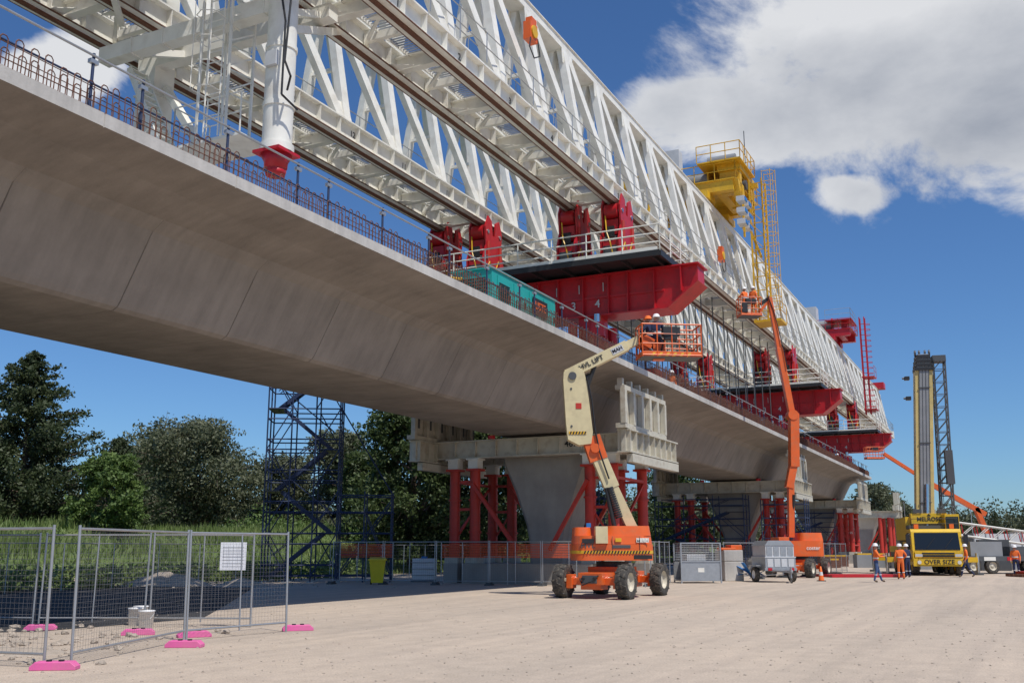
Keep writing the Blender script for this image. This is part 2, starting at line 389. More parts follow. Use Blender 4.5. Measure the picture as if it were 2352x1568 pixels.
tree('broadleaf_tree',-6.6,67,0,11.6,9.2,42000,LEAF_D,8,low=.05,ncl=44,leaf=.15)
tree('broadleaf_tree',-1.8,71,0,11.2,8,30000,LEAF_D,9,low=.05,ncl=34,leaf=.15)
tree('broadleaf_tree',3.8,80,0,9.5,8,20000,LEAF_D,10,low=.05,ncl=26,leaf=.16)
tree('broadleaf_tree',-10.8,78,1,8.3,7.5,18000,LEAF_D,21,low=.05,ncl=24,leaf=.15)
tree('broadleaf_tree',18,112,0,10.5,10,16000,LEAF_D,11,low=.08,ncl=24,leaf=.2)
tree('eucalyptus_tree',-35,96,2.4,9,10,16000,LEAF_E,12,low=.1,ncl=22,leaf=.18)
tree('eucalyptus_tree',61,170,0,12.5,12,9000,LEAF_E,13,low=.2,ncl=20,leaf=.3)
tree('eucalyptus_tree',70,182,0,10,10,8000,LEAF_E,14,low=.2,ncl=18,leaf=.3)
conifer('conifer_tree',98,205,0,9,6,7000,15);conifer('conifer_tree',103,202,0,10.5,6,7000,16)
rng=np.random.default_rng(99)
def treeline(name,a,b2,n,hmin,hmax,leaf,nl,m):
    Ps=[]
    a=np.array(a);b2=np.array(b2)
    for i in range(n):
        f=rng.random();c=a+(b2-a)*f+rng.normal(size=2)*3;h=rng.uniform(hmin,hmax);r=h*rng.uniform(.35,.55)
        d=rng.normal(size=(nl,3));d/=np.linalg.norm(d,axis=1)[:,None];rr=rng.random(nl)**.5*(1+.3*np.sin(d[:,0]*6+i)*np.cos(d[:,2]*5+i))
        P=d*rr[:,None]*np.array([r,r,h*.5])+np.array([c[0],c[1],h*.5]);P[:,2]=np.maximum(P[:,2],.1);Ps.append(P)
    quadmesh(name,leafquads(np.concatenate(Ps),leaf),m)
treeline('distant_trees',(-110,120),(40,170),100,8,13,.3,1500,LEAF_E)
treeline('distant_trees',(20,190),(190,250),100,5,12,.4,1100,LEAF_E)
treeline('shrubs',(-40,70),(-8,84),26,3.2,5.2,.14,1100,LEAF_G)
random.seed(11)

# ---------------- viaduct ----------------
CT=19.7
half=[(14.3,9.4),(14.3,9.14),(15.4,8.98),(16.35,8.72),(16.66,8.5),(16.85,8.15),(17.5,6.98),(17.58,6.87),(17.72,6.8)]
prof=half+[(2*CT-t,z) for t,z in half[::-1]]
cz=8.2
b=MB('box_girder_viaduct',rz=TH);SEG=3.5;s=15.4-SEG*8;rings=[]
while s<118:
    e=min(s+SEG,119)
    for (ss,ins) in ((s,.03),(s+.018,0),(e-.018,0),(e,.03)):
        rings.append([(ss,t+(ins if t<CT else -ins),z+(ins if z<cz else (-ins*.3))) for t,z in prof])
    s=e
k=len(prof);vs=[p for r in rings for p in r]
fa=[];fb=[]
for i in range(len(rings)-1):
    for j in range(k):
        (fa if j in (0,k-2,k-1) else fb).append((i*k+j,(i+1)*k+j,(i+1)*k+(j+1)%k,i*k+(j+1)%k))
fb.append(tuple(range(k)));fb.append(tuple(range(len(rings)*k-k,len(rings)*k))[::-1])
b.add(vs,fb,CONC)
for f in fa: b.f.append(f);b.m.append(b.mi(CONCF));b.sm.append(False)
ob=b.build(recalc=True)
b=MB('deck_reinforcement',rz=TH);s=2
while s<118.6:
    for t in (14.48,14.8):
        h=.62+random.uniform(-.05,.06);ls=random.uniform(-.03,.03)
        b.path([(s,t,9.3),(s+ls,t,9.4+h-.05),(s+.04+ls,t,9.4+h),(s+.11+ls,t,9.4+h),(s+.15+ls,t,9.4+h-.05),(s+.15,t,9.3)],.0125,RUST,4)
    s+=.3
for t,z in ((14.47,9.62),(14.82,9.6),(14.5,9.5)): b.tube((2,t,z),(118.5,t,z),.012,RUST,4)
for t in (14.48,14.8):
    for s0 in np.arange(2,118,6): b.tube((s0,t+.03,9.95),(s0+5.5,t+.03,9.9),.01,RUST,4)
b.build()
b=MB('edge_guardrail',rz=TH);s=1.0;i=0
while s<118.6:
    b.tube((s,14.62,9.35),(s,14.62,10.62),.03,BLUE,8);b.beam((s-.09,14.62,10.45),(s+.09,14.62,10.45),.09,.08,GALV);b.box(s-.1,s+.1,14.5,14.74,9.4,9.42,BLUE)
    i+=1;s+=2.4 if i%3 else 1.2
b.tube((1,14.57,10.55),(118.6,14.57,10.55),.024,GALV,6);b.tube((1,14.57,10.0),(118.6,14.57,10.0),.02,BLUE,6)
b.tube((1,24.8,10.5),(118.6,24.8,10.5),.024,GALV,6)
for s0 in np.arange(1,118,2.4): b.tube((s0,24.8,9.35),(s0,24.8,10.6),.025,BLUE,6)
b.build()

def pier(s0,deck=True):
    b=MB('bridge_pier',rz=TH)
    lv=[(0,.95,1.0),(1.7,.95,1.0),(2.6,1.1,1.02),(4.2,1.65,1.1),(5.5,2.2,1.2),(6.1,2.35,1.25),(6.55,2.35,1.25)]
    vs=[];fs=[];k=8
    for z,ht,hs in lv:
        c=.18
        vs+=[(s0-hs,CT-ht+c,z),(s0-hs+c,CT-ht,z),(s0+hs-c,CT-ht,z),(s0+hs,CT-ht+c,z),(s0+hs,CT+ht-c,z),(s0+hs-c,CT+ht,z),(s0-hs+c,CT+ht,z),(s0-hs,CT+ht-c,z)]
    for i in range(len(lv)-1):
        for j in range(k): fs.append((i*k+j,i*k+(j+1)%k,(i+1)*k+(j+1)%k,(i+1)*k+j))
    fs.append(tuple(range((len(lv)-1)*k,len(lv)*k)))
    b.add(vs,fs,CONCP)
    b.box(s0-2.6,s0+2.6,CT-3.1,CT+3.6,-.1,.9,CONCP)
    for t in (CT-1.5,CT+1.5): b.box(s0-.5,s0+.5,t-.4,t+.4,6.55,6.8,DARKG)
    return b.build(recalc=True)
def frame(s0,near=True):
    b=MB('pier_support_frame',rz=TH)
    for ss in (s0-1.95,s0+1.95):
        b.ibeam((ss,14.9,6.22),(ss,25.1,6.22),.55,.86,CREAM,.06,.3)
        for t in np.arange(15.2,25.1,1.1): b.box(ss-.26,ss+.26,t-.02,t+.02,5.86,6.58,CREAM)
    for t in (16.0,17.1,23.0,24.1):
        for ss in (s0-1.95,s0+1.95):
            b.tube((ss,t,1.2),(ss,t,5.25),.25,REDLEG,14)
            b.box(ss-.34,ss+.34,t-.34,t+.34,5.2,5.3,REDLEG);b.box(ss-.26,ss+.26,t-.26,t+.26,5.3,5.72,WHITE);b.box(ss-.34,ss+.34,t-.34,t+.34,5.72,5.79,WHITE)
            for zz in (2.3,3.8): b.tube((ss,t,zz),(ss,t,zz+.08),.31,REDLEG,14)
            b.box(ss-.34,ss+.34,t-.34,t+.34,.9,1.2,CREAM);b.box(ss-.38,ss+.38,t-.38,t+.38,0,.9,CONCP)
    for ss in (s0-1.95,s0+1.95):
        b.beam((ss-.3,23.0,4.6),(ss-.3,20.6,1.5),.16,.16,REDLEG);b.beam((ss-.3,17.1,4.6),(ss-.3,19.0,1.5),.16,.16,REDLEG)
        for z in (1.9,3.4,4.7):
            b.beam((ss,16,z),(ss,17.1,z),.12,.12,REDLEG);b.beam((ss,23,z),(ss,24.1,z),.12,.12,REDLEG)
        b.beam((ss,16,1.9),(ss,17.1,3.4),.08,.08,REDLEG);b.beam((ss,24.1,1.9),(ss,23,3.4),.08,.08,REDLEG)
    for t in (15.9,24.2):
        for z in (1.9,4.7): b.beam((s0-1.95,t,z),(s0+1.95,t,z),.12,.12,REDLEG)
        b.beam((s0-1.95,t,1.9),(s0+1.95,t,4.7),.1,.1,REDLEG)
    o2=-1.0
    for t0 in (14.75,25.25):
        b.ibeam((s0-3.9,t0,6.1),(s0+2.9,t0,6.1),.6,1.0,CREAM,.06,.2)
        for ss in np.arange(s0-3.8,s0+2.9,.8): b.box(ss-.02,ss+.02,t0-.29,t0+.29,5.66,6.54,CREAM)
        b.box(s0-3.6,s0+2.9,t0-.3,t0-.02,5.2,5.56,CREAM)
        for z in (6.72,8.35): b.box(s0-3.2+o2,s0+2.4+o2,t0-.22,t0+.22,z-.1,z+.1,CREAM)
        b.box(s0-3.1+o2,s0+2.3+o2,t0+.0,t0+.06,6.82,8.25,CREAM)
        for ss in np.arange(s0-3.1,s0+2.5,1.08)+o2:
            b.box(ss-.12,ss+.12,t0-.24,t0-.02,6.82,8.25,CREAM)
            b.box(ss-.1,ss+.1,t0-.12,t0+.12,8.45,8.75,CREAM)
            b.box(ss+.4,ss+.6,t0-.06,t0-.02,7.2,7.9,DARKG)
    for ss in (s0-2.4,s0+2.4):
        for t in (CT-2.2,CT+2.2): b.tube((ss,t,6.65),(ss,t,6.8),.18,RED,10)
    return b.build()
for i,s0 in enumerate((44,79.5,115)):
    pier(s0);f=frame(s0)
    if i==0: text(f,'467',(s0-2.24,17.9,6.25),(0,-1,0),(0,0,1),.42,BLACK)
    text(f,('LS','ES','LS')[i],(s0-2.23,16,3.2),(0,-1,0),(0,0,1),.3,WHITE)
for s0 in (151,186,221,256,291):
    pier(s0)
    b=MB('pier_support_frame',rz=TH)
    for ss in (s0-2,s0+2):
        b.ibeam((ss,14.6,6.2),(ss,25.2,6.2),.6,.9,CREAM)
        for t in (16,17.2,22.8,24): b.tube((ss,t,0),(ss,t,5.8),.27,REDLEG,10)
        b.beam((ss,17,4.8),(ss,19,1.4),.2,.2,REDLEG);b.beam((ss,23,4.8),(ss,21,1.4),.2,.2,REDLEG)
    for t in (15,24.8):
        b.box(s0-2.8,s0+2.8,t-.35,t+.35,6.7,7.4,CREAM)
        for ss in (s0-1.6,s0+.4): b.box(ss,ss+.7,t-.3,t+.3,7.4,9.2,CREAM)
    b.build()

# ---------------- launching gantry ----------------
gan=empty('launching_gantry');gan.rotation_euler=(0,0,TH)
S0,S1,PN=3.5,149.5,3.65
NP=int(round((S1-S0)/PN))
def truss(name,ta,tb_,outer):
    b=MB(name);tm=(ta+tb_)/2;n=NP
    for t in (ta,tb_):
        b.box(S0,S1,t-.29,t+.29,17.5,17.56,WHITE);b.box(S0,S1,t-.29,t+.29,16.76,16.82,WHITE)
        b.box(S0,S1,t-.07,t+.07,16.82,17.5,WHITE);b.box(S0,S1,t-.07,t+.07,16.68,16.757,RUST)
        for e in (-.31,.31): b.box(S0,S1,t+e-.018,t+e+.018,16.755,16.79,RUST)
        for ss in np.arange(S0+.6,S1,PN/3): b.box(ss-.012,ss+.012,t-.27,t+.27,16.83,17.49,WHITE)
    b.box(S0+PN*0,S1-4,tm-.3,tm+.3,22.62,23.02,WHITE);b.box(S0,S1-4,tm-.36,tm+.36,23.02,23.06,WHITE);b.box(S0,S1-4,tm-.36,tm+.36,22.58,22.62,WHITE)
    for i in range(n):
        s=S0+PN*i
        for t,sg in ((ta,-1),(tb_,1)):
            topp=(s,tm+sg*.2,22.6);bot=(s,t,17.55)
            b.beam(bot,topp,.42,.3,WHITE,up=(0,1,0))
            if i<n-1:
                b.beam((s+.38,tm+sg*.2,22.55),(s+PN-.38,t,17.6),.34,.28,WHITE,up=(0,1,.2))
            b.prism([(s-.8,t+sg*.04,17.56),(s+.4,t+sg*.04,17.56),(s+.28,t-sg*.12,18.35),(s-.35,t-sg*.12,18.35)],(0,sg*.04,0),WHITE)
            b.prism([(s-.3,tm+sg*.36,21.9),(s+.75,tm+sg*.30,22.05),(s+.85,tm+sg*.33,22.62),(s-.35,tm+sg*.33,22.62)],(0,sg*.03,0),WHITE)
        b.ibeam((s,ta+.1,17.12),(s,tb_-.1,17.12),.3,.5,WHITE,.03,.03)
        b.prism([(s+.2,ta+.1,16.84),(s+.75,ta+.1,16.84),(s+.3,ta+.95,16.84)],(0,0,.03),WHITE)
        b.prism([(s-.2,tb_-.1,16.84),(s-.75,tb_-.1,16.84),(s-.3,tb_-.95,16.84)],(0,0,.03),WHITE)
        b.beam((s+PN/2,ta+.1,17.2),(s+PN/2,tb_-.1,17.2),.16,.25,WHITE)
        b.beam((s+.1,ta+.1,17.0),(s+PN/2,tb_-.1,17.0),.1,.1,WHITE)
        b.beam((s,tm-.55,19.9),(s,tm+.55,19.9),.14,.14,WHITE)
    for ss in np.arange(S0,S1,.14): b.box(ss,ss+.035,tm-.42,tm+.42,17.36,17.40,GALV)
    b.box(S0,S1,tm-.45,tm-.42,17.3,17.46,WHITE);b.box(S0,S1,tm+.42,tm+.45,17.3,17.46,WHITE)
    for tr in (ta-.38 if outer<0 else tb_+.38,tm-.46 if outer>0 else ta+.34):
        b.rail([(S0,tr,17.56),(S1,tr,17.56)],1.1,GALV,.02,2,1.825,5)
    # cables along the chord
    b.tube((S0,ta+.2,17.7),(S1,ta+.2,17.7),.03,BLACK,5)
    b.beam((S1-3.6,tm,22.8),(S1,tm,17.4),.5,.4,WHITE,up=(0,1,0));b.box(S1-.4,S1+.25,ta-.4,tb_+.4,16.7,17.7,WHITE)
    b.rail([(S1-2,ta-.3,17.56),(S1,ta-.3,17.56),(S1,tb_+.3,17.56)],1.1,GALV)
    return b.build(gan)
tr1=truss('near_truss',14.95,17.05,-1);tr2=truss('far_truss',21.7,23.9,1)
for i in range(24):
    s=S0+PN*(i+5)
    text(tr2,str(122-i),(s+.5,21.62,17.2),(1,0,0),(0,0,1),.34,BLACK,'chord_number')
    text(tr1,str(i-3) if i>3 else str(i+1),(s+.5,14.87,17.2),(1,0,0),(0,0,1),.34,BLACK,'chord_number')
b=MB('rear_portal')
sL=18.6
b.tube((sL,16,11.5),(sL,16,17.4),.38,WHITE,24);b.tube((sL,16,11.42),(sL,16,11.6),.44,WHITE,20)
b.box(sL-.42,sL+.42,15.58,16.42,11.34,11.42,RED);b.lathe((sL,16,0),(0,0,1),[(.0,10.8),(.24,10.8),(.27,10.92),(.21,10.97),(.29,11.0),(.3,11.15),(.4,11.34),(.0,11.34)],RED,20)
for z in (12.6,14.2,15.8): b.tube((sL,16,z),(sL,16,z+.12),.41,WHITE,20)
b.path([(sL-.3,15.6,16.8),(sL-.5,15.3,16),(sL-.5,15.45,13.6),(sL-.55,15.2,13.1),(sL-.3,15.5,12.9)],.03,BLACK,5)
b.path([(sL-.45,15.7,15.5),(sL-.6,15.4,14.6),(sL-.5,15.5,12.7),(sL-.1,15.3,12.4)],.03,BLACK,5)
b.box(sL-.5,sL-.38,15.75,16.1,13.6,14.0,LGREY)
sF=sL+2.3
b.box(sF-.4,sF+.4,22.6,23.35,9.45,22,WHITE);b.box(sF-.7,sF+.7,22.3,23.65,9.42,9.6,WHITE)
for z in (11,12.5,14,15.3): b.box(sF-.45,sF+.45,22.55,23.4,z,z+.06,WHITE)
b.beam((sF,22.5,15.6),(sF-.6,19.8,12.3),.2,.22,WHITE);b.beam((sF,22.4,10.8),(sF-.8,20,12.2),.16,.18,WHITE)
b.box(sL-.2,sL+.2,16.2,22.6,15.35,15.8,WHITE);b.box(sL+1.9,sL+2.3,16,22.6,16.2,16.62,WHITE)
for t in np.arange(16.5,22.5,1.2): b.box(sL-.23,sL+.23,t-.02,t+.02,15.32,15.83,WHITE)
b.beam((sL,16.4,15.5),(sL+2.1,16.4,16.4),.2,.2,WHITE);b.beam((sL,21.5,15.5),(sL+2.1,21.5,16.4),.2,.2,WHITE)
b.box(sL-1.4,sL+.2,18.6,21.4,17.2,17.26,MIDG);b.box(sL-1.3,sL+.1,18.8,21.2,17.26,18.6,DARKG);b.box(sL-1.35,sL-1.3,19.0,21.0,17.6,18.4,GLASS)
b.box(sL-.4,sL+.9,16.9,19.2,11.95,12.03,WHITE)
for (p,q) in (((sL+1,22,15.3),(sL+.6,20.0,12.1)),((sL+.4,22,15.3),(sL+.0,20.0,12.1))): b.beam(p,q,.05,.2,WHITE)
for i in range(14):
    f=i/13;b.beam((sL+1-.4*f,22-2*f,15.3-3.2*f),(sL+.4-.4*f,22-2*f,15.3-3.2*f),.18,.03,WHITE)
b.rail([(sL-.4,16.9,12.03),(sL-.4,19.2,12.03),(sL+.9,19.2,12.03)],1.1,WHITE,.022,2,1)
for (ss,t) in ((sL-.5,17.3),(sL-.5,18.3),(sL+.4,17.3),(sL+.4,18.3)): b.beam((ss,t,12.0),(ss,t,18.5),.06,.06,WHITE)
for z in np.arange(12.3,18.4,.3): b.tube((sL-.5,17.55,z),(sL-.5,18.05,z),.016,WHITE,5)
for t in (17.55,18.05): b.tube((sL-.5,t,12),(sL-.5,t,18.5),.022,WHITE,5)
for z in np.arange(13.2,18.4,.7):
    b.path([(sL-.5,17.5,z),(sL-.95,17.5,z),(sL-1.1,17.8,z),(sL-.95,18.1,z),(sL-.5,18.1,z)],.016,WHITE,4)
    b.beam((sL+.4,17.3,z),(sL+.4,18.3,z+.6),.04,.04,WHITE);b.beam((sL-.5,17.3,z),(sL+.4,17.3,z+.6),.04,.04,WHITE)
for t in (17.5,17.8,18.1): b.tube((sL-1.0,t,13.2),(sL-1.0,t,18.4),.014,WHITE,4)
b.beam((sL+.3,16,15.0),(sL+3.6,17.0,16.8),.2,.2,WHITE)
b.beam((sL-6,17,16.5),(sL,22,16.5),.16,.16,WHITE);b.beam((sL-6,22,16.5),(sL,17,16.5),.16,.16,WHITE)
b.box(sL-6.3,sL-5.9,16,23,16.3,16.7,WHITE)
b.build(gan)
b=MB('suspension_bars')
for ss in np.arange(52,76,2.6):
    for t in (15.9,17.0,22.2):
        b.tube((ss,t,11.3 if t<16.5 else 9.8),(ss,t,17.0),.035,DARKG,6)
b.build(gan)
def support(s0,n):
    b=MB('red_support_frame');ZB=11.65
    P=[(11.2,13.4),(11.2,12.7),(12.5,ZB),(26.9,ZB),(28.2,12.7),(28.2,13.4)]
    b.prism([(s0-.5,t,z) for t,z in P],(1.0,0,0),RED)
    b.box(s0-.72,s0+.72,11.1,28.3,13.4,13.46,RED);b.box(s0-.72,s0+.72,12.5,26.9,ZB-.06,ZB,RED)
    for sg in(-1,1): b.beam((s0,19.7-sg*8.55,12.67),(s0,19.7-sg*7.18,ZB-.03),1.44,.06,RED)
    for t in (11.9,13.1,14.3,15.2,16.4,17.6,18.6,20.8,22,23.2,24.4,25.6,27):
        z0=ZB if 12.5<=t<=26.9 else 12.3
        b.box(s0-.71,s0+.71,t-.02,t+.02,z0,13.4,RED)
    for sg in (-1,1): b.box(s0+sg*.53-.04,s0+sg*.53+.04,12.7,26.7,12.4,12.5,RED)
    for t in (16.2,23.2):
        b.box(s0-.5,s0+.5,t-.5,t+.5,9.75,ZB-.06,RED);b.box(s0-.85,s0+.85,t-.85,t+.85,9.42,9.55,RED);b.box(s0-.7,s0+.7,t-.7,t+.7,9.55,9.75,RED)
        b.tube((s0-.9,t-.55,9.5),(s0-.9,t-.55,10.6),.24,RED,14);b.tube((s0-.9,t-.55,10.6),(s0-.9,t-.55,11.2),.34,RED,14);b.tube((s0-.9,t-.55,11.2),(s0-.9,t-.55,11.6),.16,CHROME,12)
        b.tube((s0-.9,t+.6,9.5),(s0-.9,t+.6,11.3),.2,RED,12);b.tube((s0+.9,t-.55,9.5),(s0+.9,t-.55,11.3),.24,RED,12)
        b.box(s0-1.25,s0-.6,t-1.15,t-.75,9.45,10.3,RED)
    b.box(s0-2.2,s0+2.2,12.3,27.2,13.62,13.72,BLACK);b.box(s0-2.25,s0-2.15,12.3,27.2,13.5,13.75,BLACK);b.box(s0-2.2,s0+2.2,12.25,12.35,13.5,13.75,BLACK)
    for t in np.arange(12.6,27,1.4): b.box(s0-2.1,s0+2.1,t,t+.08,13.47,13.62,BLACK)
    b.box(s0-2.22,s0-2.18,12.4,27.1,13.75,13.9,WHITE)
    b.rail([(s0-2.2,27.1,13.72),(s0-2.2,12.3,13.72),(s0+2.2,12.3,13.72),(s0+2.2,14,13.72)],1.15,WHITE,.032,3,1.6,6)
    for t in (14.95,17.05,21.7,23.9):
        for dt in (-.42,.42):
            P=[(s0-1.0,13.75),(s0+1.0,13.75),(s0+1.05,14.9),(s0+.75,15.6),(s0+.85,16.5),(s0+.55,17.1),(s0+.2,16.9),(s0+.1,16.2),(s0-.1,16.2),(s0-.2,16.9),(s0-.55,17.1),(s0-.85,16.5),(s0-.75,15.6),(s0-1.05,14.9)]
            b.prism([(x,t+dt-.04,z) for x,z in P],(0,.08,0),RED)
        for x in (-.6,.6):
            b.tube((s0+x,t-.3,16.3),(s0+x,t+.3,16.3),.34,RED,16);b.tube((s0+x,t-.5,16.3),(s0+x,t+.5,16.3),.1,CHROME,10)
            b.tube((s0+x,t-.5,15.0),(s0+x,t+.5,15.0),.16,DARKG,12)
            b.tube((s0+x,t-.48,14.4),(s0+x,t-.48,15.8),.09,REDLEG,8)
        b.box(s0-.95,s0+.95,t-.36,t+.36,13.75,14.9,RED);b.box(s0-.7,s0+.7,t-.3,t+.3,15.2,15.9,RED)
        b.path([(s0-.9,t-.5,14.2),(s0-.6,t-.56,14.8),(s0-.2,t-.56,14.2),(s0+.3,t-.56,15)],.03,YEL,5)
        b.path([(s0-1.1,t-.2,14.0),(s0-1.25,t-.1,14.7),(s0-1.12,t+.1,15.2),(s0-1.0,t+.2,16)],.03,YEL,5)
        b.box(s0-1.06,s0-1.02,t-.3,t+.3,14.1,14.6,DARKG);b.box(s0-1.0,s0-.9,t-.2,t+.2,15.0,15.5,BLACK)
    o=b.build(gan)
    for k,t in (('1',19.2),('2',18.0),('3',16.9),('4',15.75)):
        text(o,k,(s0-.58,t,12.15),(0,-1,0),(0,0,1),.5,LGREY,'beam_number')
    text(o,'LR',(s0-1.16,15.65,10.85),(0,-1,0),(0,0,1),.3,WHITE,'column_label')
    for t in (15.75,16.9,18.0): 
        q=MB('beam_mark');q.box(s0-.58,s0-.565,t-.3,t-.26,12.7,13.1,LGREY);q.build(o)
    return o
for i,s0 in enumerate((40.5,78.5,112.0)): support(s0,i)
def trolley(s0,M,name,hw=2.6,z=23.1):
    b=MB(name)
    for ss in (s0-hw,s0+hw):
        b.box(ss-.3,ss+.3,14.2,24.6,z+.7,z+1.4,M)
        for t in (16,22.8):
            b.box(ss-.9,ss+.9,t-.3,t+.3,z+.25,z+.7,M)
            for dx in (-.55,.55): b.tube((ss+dx,t-.15,z+.22),(ss+dx,t+.15,z+.22),.24,DARKG,14)
    for t in (15.2,19.4,23.6): b.box(s0-hw,s0+hw,t-.3,t+.3,z+.8,z+1.35,M)
    b.box(s0-hw-.4,s0+hw+.4,14.0,24.6,z+1.4,z+1.46,M)
    b.rail([(s0-hw-.4,24.6,z+1.45),(s0-hw-.4,14,z+1.45),(s0+hw+.4,14,z+1.45),(s0+hw+.4,24.6,z+1.45)],1.1,M,.03,2,1.3,6)
    b.tube((s0-1,16.2,z+2.2),(s0-1,18.4,z+2.2),.55,MIDG,18)
    for t in (16.1,18.5): b.tube((s0-1,t-.05,z+2.2),(s0-1,t+.05,z+2.2),.75,M,18)
    return b
b=trolley(62.5,YEL,'yellow_winch_trolley')
s0=62.5
b.box(s0-2.2,s0-1.7,13.9,15.2,23.8,25.6,YEL);b.box(s0+.9,s0+1.4,13.9,15.2,23.8,25.6,YEL);b.box(s0-2.4,s0+1.5,13.8,15.3,25.3,25.7,YEL)
b.beam((s0-1.9,14.2,24),(s0+1,14.2,25.4),.2,.2,YEL);b.box(s0-1.4,s0+.6,14.3,15.1,24.2,25.0,YEL);b.tube((s0-.8,14.2,24.7),(s0-.8,13.8,24.7),.32,DARKG,14);b.tube((s0+.1,14.2,24.9),(s0+.1,13.85,24.9),.2,BLACK,12)
b.prism([(s0-2.8,13.9,24.5),(s0-1.2,13.9,24.5),(s0-.9,13.9,23.2),(s0-1.8,13.9,23.0)],(0,.4,0),YEL)
b.box(s0-3.2,s0+.8,13.6,16.4,25.7,25.78,YEL);b.rail([(s0-3.2,16.4,25.78),(s0-3.2,13.6,25.78),(s0+.8,13.6,25.78),(s0+.8,16.4,25.78)],1.1,YEL,.03,2,1,6)
b.tube((s0-1.8,14.2,26.2),(s0-1.8,16,26.2),.38,MIDG,16);b.box(s0-.9,s0+.2,14.2,15,25.78,26.3,YEL);b.tube((s0,14,25.8),(s0,14,28.8),.03,DARKG,5)
b.box(s0-3.4,s0-2.6,17.5,19,24.6,26.9,LGREY);b.box(s0+.4,s0+1.6,15.2,16.6,24.6,25.5,YEL);b.box(s0-1.8,s0+.6,19.5,21,24.6,26.2,LGREY)
t0=13.3
for ss in (s0-.35,s0+.75):
    for t in (t0-.35,t0+.45): b.beam((ss,t,15.7),(ss,t,25.2),.1,.1,YEL)
for k,z in enumerate(np.arange(15.9,25.1,.9)):
    b.beam((s0-.35,t0-.35,z),(s0+.75,t0-.35,z),.05,.05,YEL);b.beam((s0-.35,t0+.45,z),(s0+.75,t0+.45,z),.05,.05,YEL);b.beam((s0-.35,t0-.35,z),(s0-.35,t0+.45,z),.05,.05,YEL)
    if z<24.3:
        b.beam((s0-.35,t0-.35,z),(s0+.75,t0-.35,z+.9),.04,.04,YEL);b.beam((s0-.35,t0-.35,z),(s0-.35,t0+.45,z+.9),.04,.04,YEL)
for z in np.arange(16,25.6,.28): b.tube((s0-.35,t0-.75,z),(s0+.15,t0-.75,z),.018,YEL,4)
for z in np.arange(16.5,25.7,.7): b.path([(s0-.45,t0-.4,z),(s0-.5,t0-.95,z),(s0-.1,t0-1.2,z),(s0+.3,t0-.95,z),(s0+.25,t0-.4,z)],.022,YEL,4)
for a in ((-.5,-.95),(-.1,-1.2),(.3,-.95),(-.45,-.4),(.25,-.4)): b.tube((s0+a[0],t0+a[1],16.4),(s0+a[0],t0+a[1],25.7),.02,YEL,4)
b.box(s0-.7,s0+1.1,t0-1.2,t0+.5,15.55,15.7,YEL);b.rail([(s0-.7,t0+.5,15.7),(s0-.7,t0-1.2,15.7),(s0+1.1,t0-1.2,15.7)],1.1,YEL,.025)
b.beam((s0+.2,t0,24.9),(s0+.2,15,24.9),.3,.3,YEL);b.beam((s0+.2,t0,20),(s0+.2,14.4,23.4),.15,.15,YEL)
for i in range(3):
    for j in range(2):
        zz=22.9-i*.75;b.box(s0-3.1+j*1.1,s0-2.3+j*1.1,13.5,14.0,zz,zz+.32,LGREY);b.box(s0-3.0+j*1.1,s0-2.4+j*1.1,13.45,13.5,zz+.04,zz+.28,BLUEP)
b.beam((s0-2.1,13.8,20.8),(s0-2.1,13.8,24.0),.12,.12,YEL)
b.box(s0-9.5,s0-8.3,17.6,18.6,19,22.3,YEL);b.box(s0-10,s0-8,17.4,21,22.3,22.9,YEL)
b.build(gan)
b=trolley(111,RED,'red_rear_trolley',hw=2.0)
b.box(110,112,14.6,15.2,24.5,25.4,RED);b.box(108.5,110,17.5,19.5,24.6,27.2,LGREY);b.rail([(108.5,16.6,25.6),(108.5,14,25.6),(112.5,14,25.6)],1.1,GALV)
b.box(108.5,112.5,13.9,16.6,25.5,25.56,RED)
for ss in (111.4,112.2):
    for t in (13.0,13.5): b.beam((ss,t,15.6),(ss,t,26.2),.1,.1,RED)
for z in np.arange(15.8,26,.6):
    b.beam((111.4,13.0,z),(112.2,13.0,z),.06,.06,RED);b.beam((111.4,13.0,z),(111.4,13.5,z),.06,.06,RED);b.path([(111.4,13.0,z),(111.5,12.5,z),(112.1,12.5,z),(112.2,13.0,z)],.03,RED,4)
for z in (16,19.5): b.box(111,112.8,12.3,13.6,z,z+.1,RED);b.rail([(111,12.3,z+.1),(112.8,12.3,z+.1)],1.1,RED)
b.box(S1-6,S1-4,14.8,17.2,23.1,23.9,RED)
b.build(gan)
for ss,t,z in ((30.5,14.55,19.9),(57,14.55,18.4)):
    b=MB('orange_hose_reel');b.box(ss-.3,ss+.3,t-.2,t+.1,z,z+.7,ORG);b.tube((ss,t-.25,z+.35),(ss,t-.2,z+.35),.24,YEL,14);b.box(ss-.2,ss+.22,t-.2,t+.05,z+.7,z+.9,ORG)
    b.path([(ss+.3,t-.2,z+.2),(ss+.5,t-.2,z-.4),(ss,t-.2,z-.7),(ss-.4,t-.2,z-.4),(ss-.3,t-.2,z)],.025,BLACK,5);b.build(gan)

